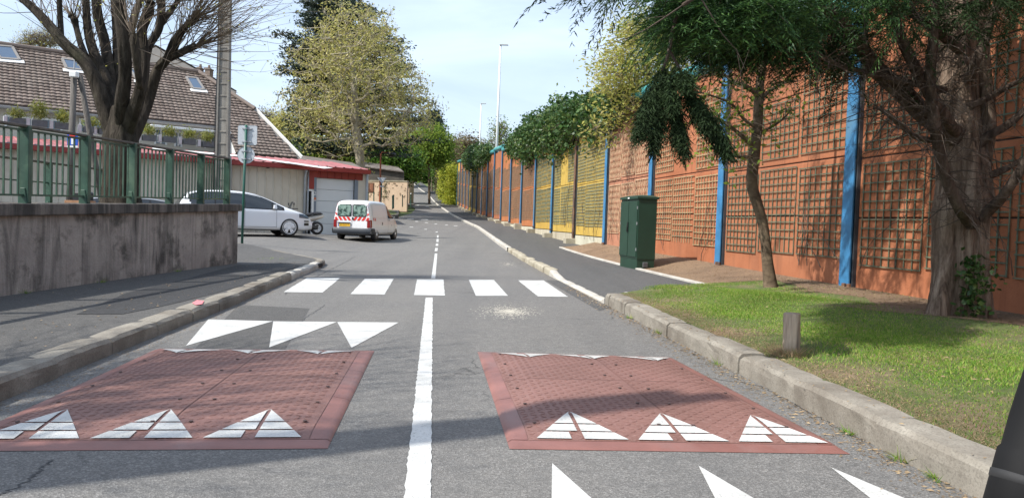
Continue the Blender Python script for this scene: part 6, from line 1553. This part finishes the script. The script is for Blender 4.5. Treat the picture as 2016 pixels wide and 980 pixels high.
# ivy along the wall top
def ivy(label, k0, k1, n_, zlo, zhi, seed, out=.55):
    rng = np.random.default_rng(seed); C = []
    L0 = k1-k0
    while len(C) < n_:
        t = rng.random(); k = k0+L0*t; p = wp(k); zt = interp(p.y, TOP); e = math.sin(math.pi*min(1, max(0, t)))**.45*(.86+.16*math.sin(t*17+seed)+.10*math.sin(t*41))
        u = rng.normal(0, .42); v = rng.normal(0, .42)
        if u*u+v*v > 1: continue
        z = zt+.15+(v*(zhi+zlo)/2+(zhi-zlo)/2)*e; o_ = out*e*(.35+u*.8)
        q = p+WN*o_; C.append([q.x, q.y, z])
        if rng.random() < .10: C.append([q.x+WN.x*.1, q.y, z-rng.random()*1.0*e])
    r_ = thing('ivy_mass', label, 'ivy', tuple(C[0])); C = np.array(C)
    fast_mesh('leaves', cards(C, 12, .42, .085, rng, 0, .75), 4, M['l_ivy'], r_)
    B_ = C+rng.normal(0, .3, C.shape); B_[:, 2] -= .3; fast_mesh('stems', frusta(C[::3], B_[::3], np.full(len(C[::3]), .012), np.full(len(C[::3]), .005), 3), 4, M['twig_dark'], r_)
ivy('large dark glossy ivy mass hanging over the yellow bays of the wall', 3.1, 8.0, 2900, 1.6, 1.4, 3)
ivy('brown green ivy on the wall top beside the blue post, under the spring tree', 2.4, 3.8, 420, 1.3, .5, 9, .5)
ivy('smaller ivy mass hanging over the farther grey and orange bays of the wall', 10.6, 16.2, 1500, 1.9, 1.6, 6, .7)
# hedge at the wall's end and brown fence further
hb = wp(19); C = []
rng = np.random.default_rng(2)
for _ in range(2400):
    t = rng.random(); p = hb+WD*(t*22+.4); g_ = h(p.x, p.y); C.append([p.x-.2-rng.random()*1.3, p.y, g_+.2+rng.random()*(5.6-.6*t)])
tag(fast_mesh('hedge', cards(C, 8, .7, .13, rng, 0, .7), 4, M['l_hedge'], loc=tuple(hb)), 'tall yellow green clipped hedge at the far end of the noise barrier', 'hedge')
C = []
for _ in range(1500):
    t = rng.random(); p = hb+WD*(t*26+22); g_ = h(p.x, p.y); C.append([p.x-.1-rng.random()*1.2, p.y, g_+.2+rng.random()*5.2])
tag(fast_mesh('hedge', cards(C, 8, .9, .16, rng, 0, .4), 4, M['l_brown'], loc=tuple(hb+WD*22)), 'brown twiggy hedge beyond the yellow green hedge', 'hedge')
for k in range(3):
    p = hb+WD*(50+5*k)+WN*.4; g_ = h(p.x, p.y); q = MB(); q.box((p.x, p.y, g_+1.6), (.3,.3,3.6)); tag(q.build('timber_post', M['orangepole']), ['nearest of three orange brown posts beyond the brown hedge','middle one of three orange brown posts beyond the brown hedge','farthest of three orange brown posts beyond the brown hedge'][k], 'post', 'posts beyond the hedge')

# ================================================================ FAR LEFT CORNER OF THE STREET
gw1 = Vector(D(801, 396, 84)); z1 = gw1.z; gw0 = Vector(D(700, 398, 86)); zt = D(801, 358, 84)[2]
GW = thing('garden_wall', 'beige rendered garden wall set with small dark stones beyond the van', 'garden wall', tuple(gw1))
dv = (gw0-gw1); dv.z = 0; L_ = dv.length; dv.normalize(); nv = Vector((dv.y, -dv.x, 0)); nv = nv if nv.y < 0 else -nv
q = MB(); q.obox(gw1+Vector((0,0,-1.2)), dv*(L_+10), -nv*.3, (0,0,zt-z1+1.2)); q.obox(gw1+Vector((0,0,-1.2))-nv*.3+dv*.0, dv*.3, Vector((-2.6,6,0)), (0,0,zt-z1+1.2)); q.build('wall', M['garden'], GW)
q = MB(); q.obox(gw1+Vector((0,0,zt-z1))+nv*.06, dv*(L_+10), -nv*.42, (0,0,.12)); q.build('coping', M['conc_block'], GW)
q = MB(); rr = random.Random(5)
for _ in range(70):
    u, z = rr.uniform(.2, L_+1), rr.uniform(.15, zt-z1-.15); c = gw1+dv*u+nv*.0+Vector((0,0,z)); s_ = rr.uniform(.035,.085)
    q.obox(c-dv*s_, dv*2*s_, nv*.05, (0,0,s_*rr.uniform(1,2)))
q.build('wall_stones', M['pebble'], GW)
C = [gw1+dv*(L_*.42+rng.normal(0,.15))+nv*.08+Vector((0,0,rng.random()*(zt-z1))) for _ in range(60)]
fast_mesh('creeper', cards([tuple(c) for c in C], 4, .2, .06, rng), 4, M['l_ivy'], GW)
def farland(name, pts, dz, mat):
    P = [GT(*p) for p in pts]; q = MB(); n_ = len(P); V = [(x, y, z+dz) for x, y, z in P]+[(x, y, z-.3) for x, y, z in P]
    q.add(V, [tuple(range(n_))]+[(i, n_+i, n_+(i+1) % n_, (i+1) % n_) for i in range(n_)]); return struct(q.build(name, mat, loc=(0,0,0)))
farland('far_sidewalk', [(783,424.5),(782,415),(780,408),(783,405.5),(800,405),(815,404.5),(815,402.5),(798,398),(700,400),(690,425)], .13, M['walk_old'])
farland('far_verge', [(783,424),(776,418.5),(755,413),(700,410),(690,425),(740,430)], .16, M['field'])
farland('far_verge', [(812,400.2),(800,397),(700,398.5),(700,402),(770,401.5)], .16, M['field'])
kb = [GT(*p) for p in [(740,430.5),(770,427),(783,424.5),(783,416),(780,408.5),(783,405.8),(800,405.2),(815,404.8)]]
q = MB()
for a, b in zip(kb, kb[1:]): q.bar(Vector(a)+Vector((0,0,.07)), Vector(b)+Vector((0,0,.07)), .2, .2)
struct(q.build('kerb', M['conc'], loc=(0,0,0)))
def bollard(px, yb, yt, Y, lb, white=False):
    b = Vector(D(px, yb, Y)); t = Vector(D(px, yt, Y)); T = thing('bollard', lb, 'bollard', tuple(b), 0, 'green bollards on the far corner')
    q = MB(); q.tube([b-Vector((0,0,.3)), t-Vector((0,0,.12))], .055, 10); q.build('post', M['signpost'], T)
    q = MB(); q.tube([t-Vector((0,0,.12)), t], [.085,.06], 10); q.build('cap', M['white'] if white else M['signpost'], T)
for a in [(773,406,385,72,'green bollard nearest the van on the far corner'),(775,405,383.5,75,'green bollard just behind the nearest one on the far corner'),(792.5,402,383.5,82,'thin green bollard in front of the middle of the garden wall'),(809,401.5,380,84,'green bollard with white cap at the road side of the garden wall',True)]: bollard(*a)
b = Vector(D(749.5, 411, 64)); t = Vector(D(752, 350, 64)); YS_ = T = thing('give_way_sign', 'back of a triangular give way sign on a green post beyond the van', 'road sign', tuple(b))
q = MB(); q.tube([b-Vector((0,0,.3)), t], .05, 8); q.build('post', M['signpost'], T)
q = MB(); P = [D(742.5,349.5,63.9), D(760.5,350,63.9), D(752,362,63.9)]; q.add(P+[(x, y+.04, z) for x, y, z in P], [(0,1,2)[::-1],(3,4,5),(0,1,4,3),(1,2,5,4),(2,0,3,5)]); q.build('triangle_plate', M['alu'], T)
q = MB(); q.box(tuple(Vector(D(751.5,367,63.9))), (.36,.03,.12)); q.build('small_plate', M['alu'], T)
b = Vector(D(748, 397, 70)); t = Vector(D(749.5, 303, 70)); T = thing('street_lamp', 'brown lamp post with hanging dark lantern in front of the garden wall', 'street lamp', tuple(b))
q = MB(); q.tube([b-Vector((0,0,.3)), t], [.10,.07], 10); a_ = Vector(D(762,300,70)); q.tube([t-Vector((0,0,.4)), t+Vector((.1,0,.15)), a_], .035, 8); q.build('post', M['orangepole'], T)
q = MB(); c = Vector(D(770,304,70)); q.lathe([(.05,.35),(.12,.25),(.42,.08),(.45,0),(.3,-.1),(.2,-.25)], tuple(c), 'Z', 16); q.tube([a_, c+Vector((0,0,.3))], .03, 6); q.build('lantern', M['black'], T)
b = Vector(D(736, 398, 68)); T = thing('notice_board', 'brown framed notice board on green legs before the garden wall', 'notice board', tuple(b))
q = MB(); q.tube([b-Vector((0,0,.2)), Vector(D(736,378,68))], .05, 8); q.tube([Vector(D(725,398,68))-Vector((0,0,.2)), Vector(D(725,378,68))], .05, 8); q.build('leg', M['signpost'], T)
a, c = Vector(D(724,380,68)), Vector(D(737,360,68)); q = MB(); q.obox(a, (c.x-a.x,0,0), (0,.08,0), (0,0,c.z-a.z)); q.build('frame', M['rusty'], T)
q = MB(); q.obox(a+Vector((.18,-.02,.1)), (c.x-a.x-.3,0,0), (0,.02,0), (0,0,c.z-a.z-.2)); q.build('panel', M['salmon'], T)
# low sheds behind the garage
def shed(label, pts, Y, zdrop, dep, wall_y, mr, mw):
    T = thing('shed', label, 'shed', D(pts[0][0], pts[0][1], Y)); P = [Vector(D(x, y, Y)) for x, y in pts]; bk_ = [p+Vector((-dep*.3, dep, zdrop)) for p in P]; q = MB()
    q.add(P+bk_, [(0,1,3,2)]); q.add([p+Vector((0,0,-.12)) for p in P]+P, [(0,1,3,2)]); q.build('roof', mr, T)
    lo_ = [Vector((p.x, p.y+.3, h(p.x, p.y)-.3)) for p in P]; hi_ = [p+Vector((0,.3,-.02)) for p in P]; q = MB(); q.add(lo_+hi_+[lo_[1]+Vector((-dep*.3,dep,0)), hi_[1]+Vector((-dep*.3,dep,0))], [(0,1,3,2),(1,4,5,3)]); q.build('wall', mw, T)
shed('brown sheet roofed shed directly behind the garage roof', [(500,300),(712,330)], 50, .9, 8, 0, M['roofold'], M['shedw'])
shed('shed with corrugated roof and dark wall behind the garden wall', [(715,327),(795,338)], 92, 1.6, 9, 0, M['roofold'], M['shedw'])
T = thing('hut', 'small pale hut with red tiled roof at the end of the garden wall', 'hut', D(800,360,108)); P = [Vector(D(x, y, 108)) for x, y in [(785,362),(806,362),(806,352),(785,352)]]
q = MB(); q.add(P+[p+Vector((0,5,0)) for p in P], [(0,1,2,3),(1,5,6,2),(4,0,3,7)]); q.obox(P[0]+Vector((0,0,-3)), P[1]-P[0], (0,5,0), (0,0,3)); q.build('wall', M['garden'], T)
q = MB(); a, b = Vector(D(783,353,107.5)), Vector(D(807,353,107.5)); q.add([a, b, b+Vector((-.5,3,1.0)), a+Vector((.5,3,1.0)), b+Vector((0,6,0)), a+Vector((0,6,0))], [(0,1,2,3),(3,2,4,5),(1,4,2),(0,3,5)]); q.build('roof', M['redtile'], T)
# tall lamp posts on the embankment
for (xb, yb, xt, yt, Y, hd, lb) in [(977,300,985.5,90,62,1,'tallest white lamp post with single head rising behind the wall'),(943.5,300,947.5,205,100,1,'farther white lamp post left of the tallest one'),(971,295,972.5,256,150,1,'small far lamp post seen between the two taller ones')]:
    b = Vector(D(xb, yb, Y)); t = Vector(D(xt, yt, Y)); T = thing('street_lamp', lb, 'street lamp', tuple(b), 0, 'lamp posts on the road above the wall')
    q = MB(); q.tube([b-Vector((0,0,4)), t], [.13,.08], 12); q.build('post', M['lamp_white'], T, smooth=True)
    q = MB(); c = t+Vector((.28,-.05,.06)); q.box(tuple(c), (.75,.28,.1), 0, top=(.85,.7)); q.build('lamp_head', M['galv'], T, bevel=.02)

# ================================================================ GRASS ON THE VERGE
rng = np.random.default_rng(9); n_ = 330000; Y = rng.uniform(2.2, 12.7, n_); 
a_ = np.interp(Y, [y for y, _ in KR], [x for _, x in KR])+.24; bW = 5.57-.145*(Y-12.15); X = a_+(bW-a_)*rng.random(n_)
dens = np.zeros(n_)
for _k in range(26):
    _f = rng.uniform(1.2, 9.0); _a = rng.random()*6.28; dens += np.sin((X*math.cos(_a)+Y*math.sin(_a))*_f+rng.random()*6.28)/(_f**.45)
dens = .42+.42*dens/dens.std()*.75
fr = (X-a_)/(bW-a_); wallf = np.clip((bW-X-1.0)/.8, 0.02, 1)*np.clip((fr-.02)/.16, .10, 1)
td = np.hypot(X-5.3, Y-8.7); wallf *= np.clip((td-.7)/1.5, .04, 1); wallf *= np.clip((X-1.35-(Y-11.2)*1.38+.3)/.5, 0, 1)*(Y > 11)+1*(Y <= 11)
keep = rng.random(n_) < np.clip(dens*1.4+.26, .06, 1)*wallf; X, Y = X[keep], Y[keep]
Z = np.array([vz(x, y) for x, y in zip(X, Y)]); m = len(X); a = rng.random(m)*6.28; hh = .010+.026*rng.random(m)*(.6+.5*np.sin(X*3)*np.sin(Y*2.3)); w_ = .002+.0022*rng.random(m)
bx_ = np.stack([np.cos(a)*w_, np.sin(a)*w_, 0*a], 1); P = np.stack([X, Y, Z], 1); tip = P+np.stack([rng.normal(0,.5,m)*hh, rng.normal(0,.5,m)*hh, hh], 1)
tag(fast_mesh('grass', np.stack([P-bx_, P+bx_, tip], 1).reshape(-1, 3), 3, M['l_grass'], loc=(3,7,.2)), kind='stuff')
# dry tuft round the stump and weeds in the gutter
V = []
def tuft(cx, cy, cz, n_, r_, hgt, seed):
    rg = np.random.default_rng(seed); a = rg.random(n_)*6.28; rr_ = r_*np.sqrt(rg.random(n_)); P = np.stack([cx+np.cos(a)*rr_, cy+np.sin(a)*rr_, np.full(n_, cz)], 1); d_ = np.stack([np.cos(a)*.7+rg.normal(0,.4,n_), np.sin(a)*.7+rg.normal(0,.4,n_), .8*rg.random(n_)+.2], 1)*hgt*(.5+rg.random(n_))[:, None]
    s_ = np.stack([-np.sin(a), np.cos(a), 0*a], 1)*.003; return np.stack([P-s_, P+s_, P+d_], 1).reshape(-1, 3)
g_ = vz(s0_x, s0_y) if False else .2
sx_, sy_ = G(1558, 690, .2)[:2]; st_z = vz(sx_, sy_)
tag(fast_mesh('dry_grass', tuft(sx_-.03, sy_-.02, st_z, 500, .2, .07, 1), 3, M['l_dead'], loc=(sx_, sy_, st_z)), kind='stuff')
V = [tuft(kr(y)-.02, y, .0, 60, .05, .06, int(y*10)) for y in (3.6, 3.9, 4.4, 6.5, 8.3, 9.6)]+[tuft(*G(1450,712,0)[:2], 0, 40, .03, .07, 5)]
tag(fast_mesh('weeds', np.concatenate(V), 3, M['l_grass'], loc=(2,4,0)), kind='stuff')
V = [tuft(xf(y)+.03, y, lwz(-5.9, y), 40, .06, .07, int(y*10)) for y in (7.2, 8.1, 8.4, 9.0, 10.6, 13.0)]+[tuft(*G(528,509,.12)[:2], .1, 220, .5, .05, 8)]
tag(fast_mesh('weeds', np.concatenate(V), 3, M['l_grass'], loc=(-6,8,0)), kind='stuff')
# loose soil clods
V = []; q = MB(); rr = random.Random(8)
for _ in range(1500):
    y = rr.uniform(3, 28); x0 = (kr(y)+.3 if y < 12.5 else edgx(y)+.15); x = x0+(xw(y)-.05-x0)*(rr.random()**(.5 if y < 12.5 else 1)); s_ = rr.uniform(.008,.028)
    if y < 12.5 and (xw(y)-x) > 1.3: continue
    z = vz(x, y); q.add([(x-s_,y-s_*.6,z-.004),(x+s_,y-s_*.7,z-.004),(x+s_*.6,y+s_,z-.004),(x-s_*.7,y+s_*.8,z-.004),(x+s_*.1,y,z+s_*.9)], [(0,1,4),(1,2,4),(2,3,4),(3,0,4)])
tag(q.build('soil_clods', M['soil'], loc=(3,15,0)), kind='stuff')
# dry bent grass along the kerb edge and dead leaves on the bare soil
rng = np.random.default_rng(19); n_ = 26000; Y = rng.uniform(2.4, 12.4, n_); a_ = np.interp(Y, [y for y, _ in KR], [x for _, x in KR])+.23; X = a_+np.abs(rng.normal(0, .22, n_)); bW = 5.57-.145*(Y-12.15)
q_ = rng.random(n_) < .35; X = np.where(q_, bW-.1-np.abs(rng.normal(0, .7, n_)), X); kp = (X > a_) & ~((Y > 11.1) & (X < 1.5+(Y-11.2)*1.38)); X, Y = X[kp], Y[kp]; m = len(X)
Z = np.array([vz(x, y) for x, y in zip(X, Y)]); a = rng.random(m)*6.28; L2 = .012+.03*rng.random(m); P = np.stack([X, Y, Z], 1)
tip = P+np.stack([np.cos(a)*L2, np.sin(a)*L2, .004+.012*rng.random(m)], 1); sd_ = np.stack([-np.sin(a), np.cos(a), 0*a], 1)*.0022
tag(fast_mesh('dry_grass', np.stack([P-sd_, P+sd_, tip], 1).reshape(-1, 3), 3, M['l_dead'], loc=(3,7,.2)), kind='stuff')
V = litter(1500, lambda y, r: xw(y)-.1-abs(r.normal(0, .7)), 3, 14, 23, lambda x, y: vz(x, y), .010, .024)+litter(500, lambda y, r: kr(y)+.3+r.random()*2.4, 3, 11, 24, lambda x, y: vz(x, y)+.01, .008, .02)
tag(fast_mesh('leaf_litter', V, 4, M['l_dead'], loc=(4,8,.2)), kind='stuff')
# bare climber stems on the near bays of the wall
P0, P1, R0, R1 = [], [], [], []
for _ in range(46):
    Y = rng.uniform(6, 34); z = wbz(Y)+rng.random()*.5; p = np.array([xw(Y), Y, z])+np.array(WN)*.06; d = np.array([0, rng.normal(0,.5), 1.0]); n2 = int(rng.uniform(6, 16)); r0 = rng.uniform(.004, .009)
    for s_ in range(n2):
        d = d+rng.normal(0, .28, 3)*np.array([0,1,.5]); d /= np.linalg.norm(d); e = p+d*.2; e[0] = xw(e[1])+WN.x*.07; P0.append(p); P1.append(e); R0.append(r0*(1-s_/n2)+.002); R1.append(r0*(1-(s_+1)/n2)+.002)
        if rng.random() < .4:
            w2 = d+rng.normal(0, .7, 3)*np.array([.1,1,1]); w2 /= np.linalg.norm(w2); P0.append(e); P1.append(e+w2*rng.uniform(.1,.35)); R0.append(.003); R1.append(.0015)
        p = e
tag(fast_mesh('climber_stems', frusta(P0, P1, R0, R1, 4), 4, M['twig_dark'], loc=(xw(15), 15, .5)), kind='stuff')
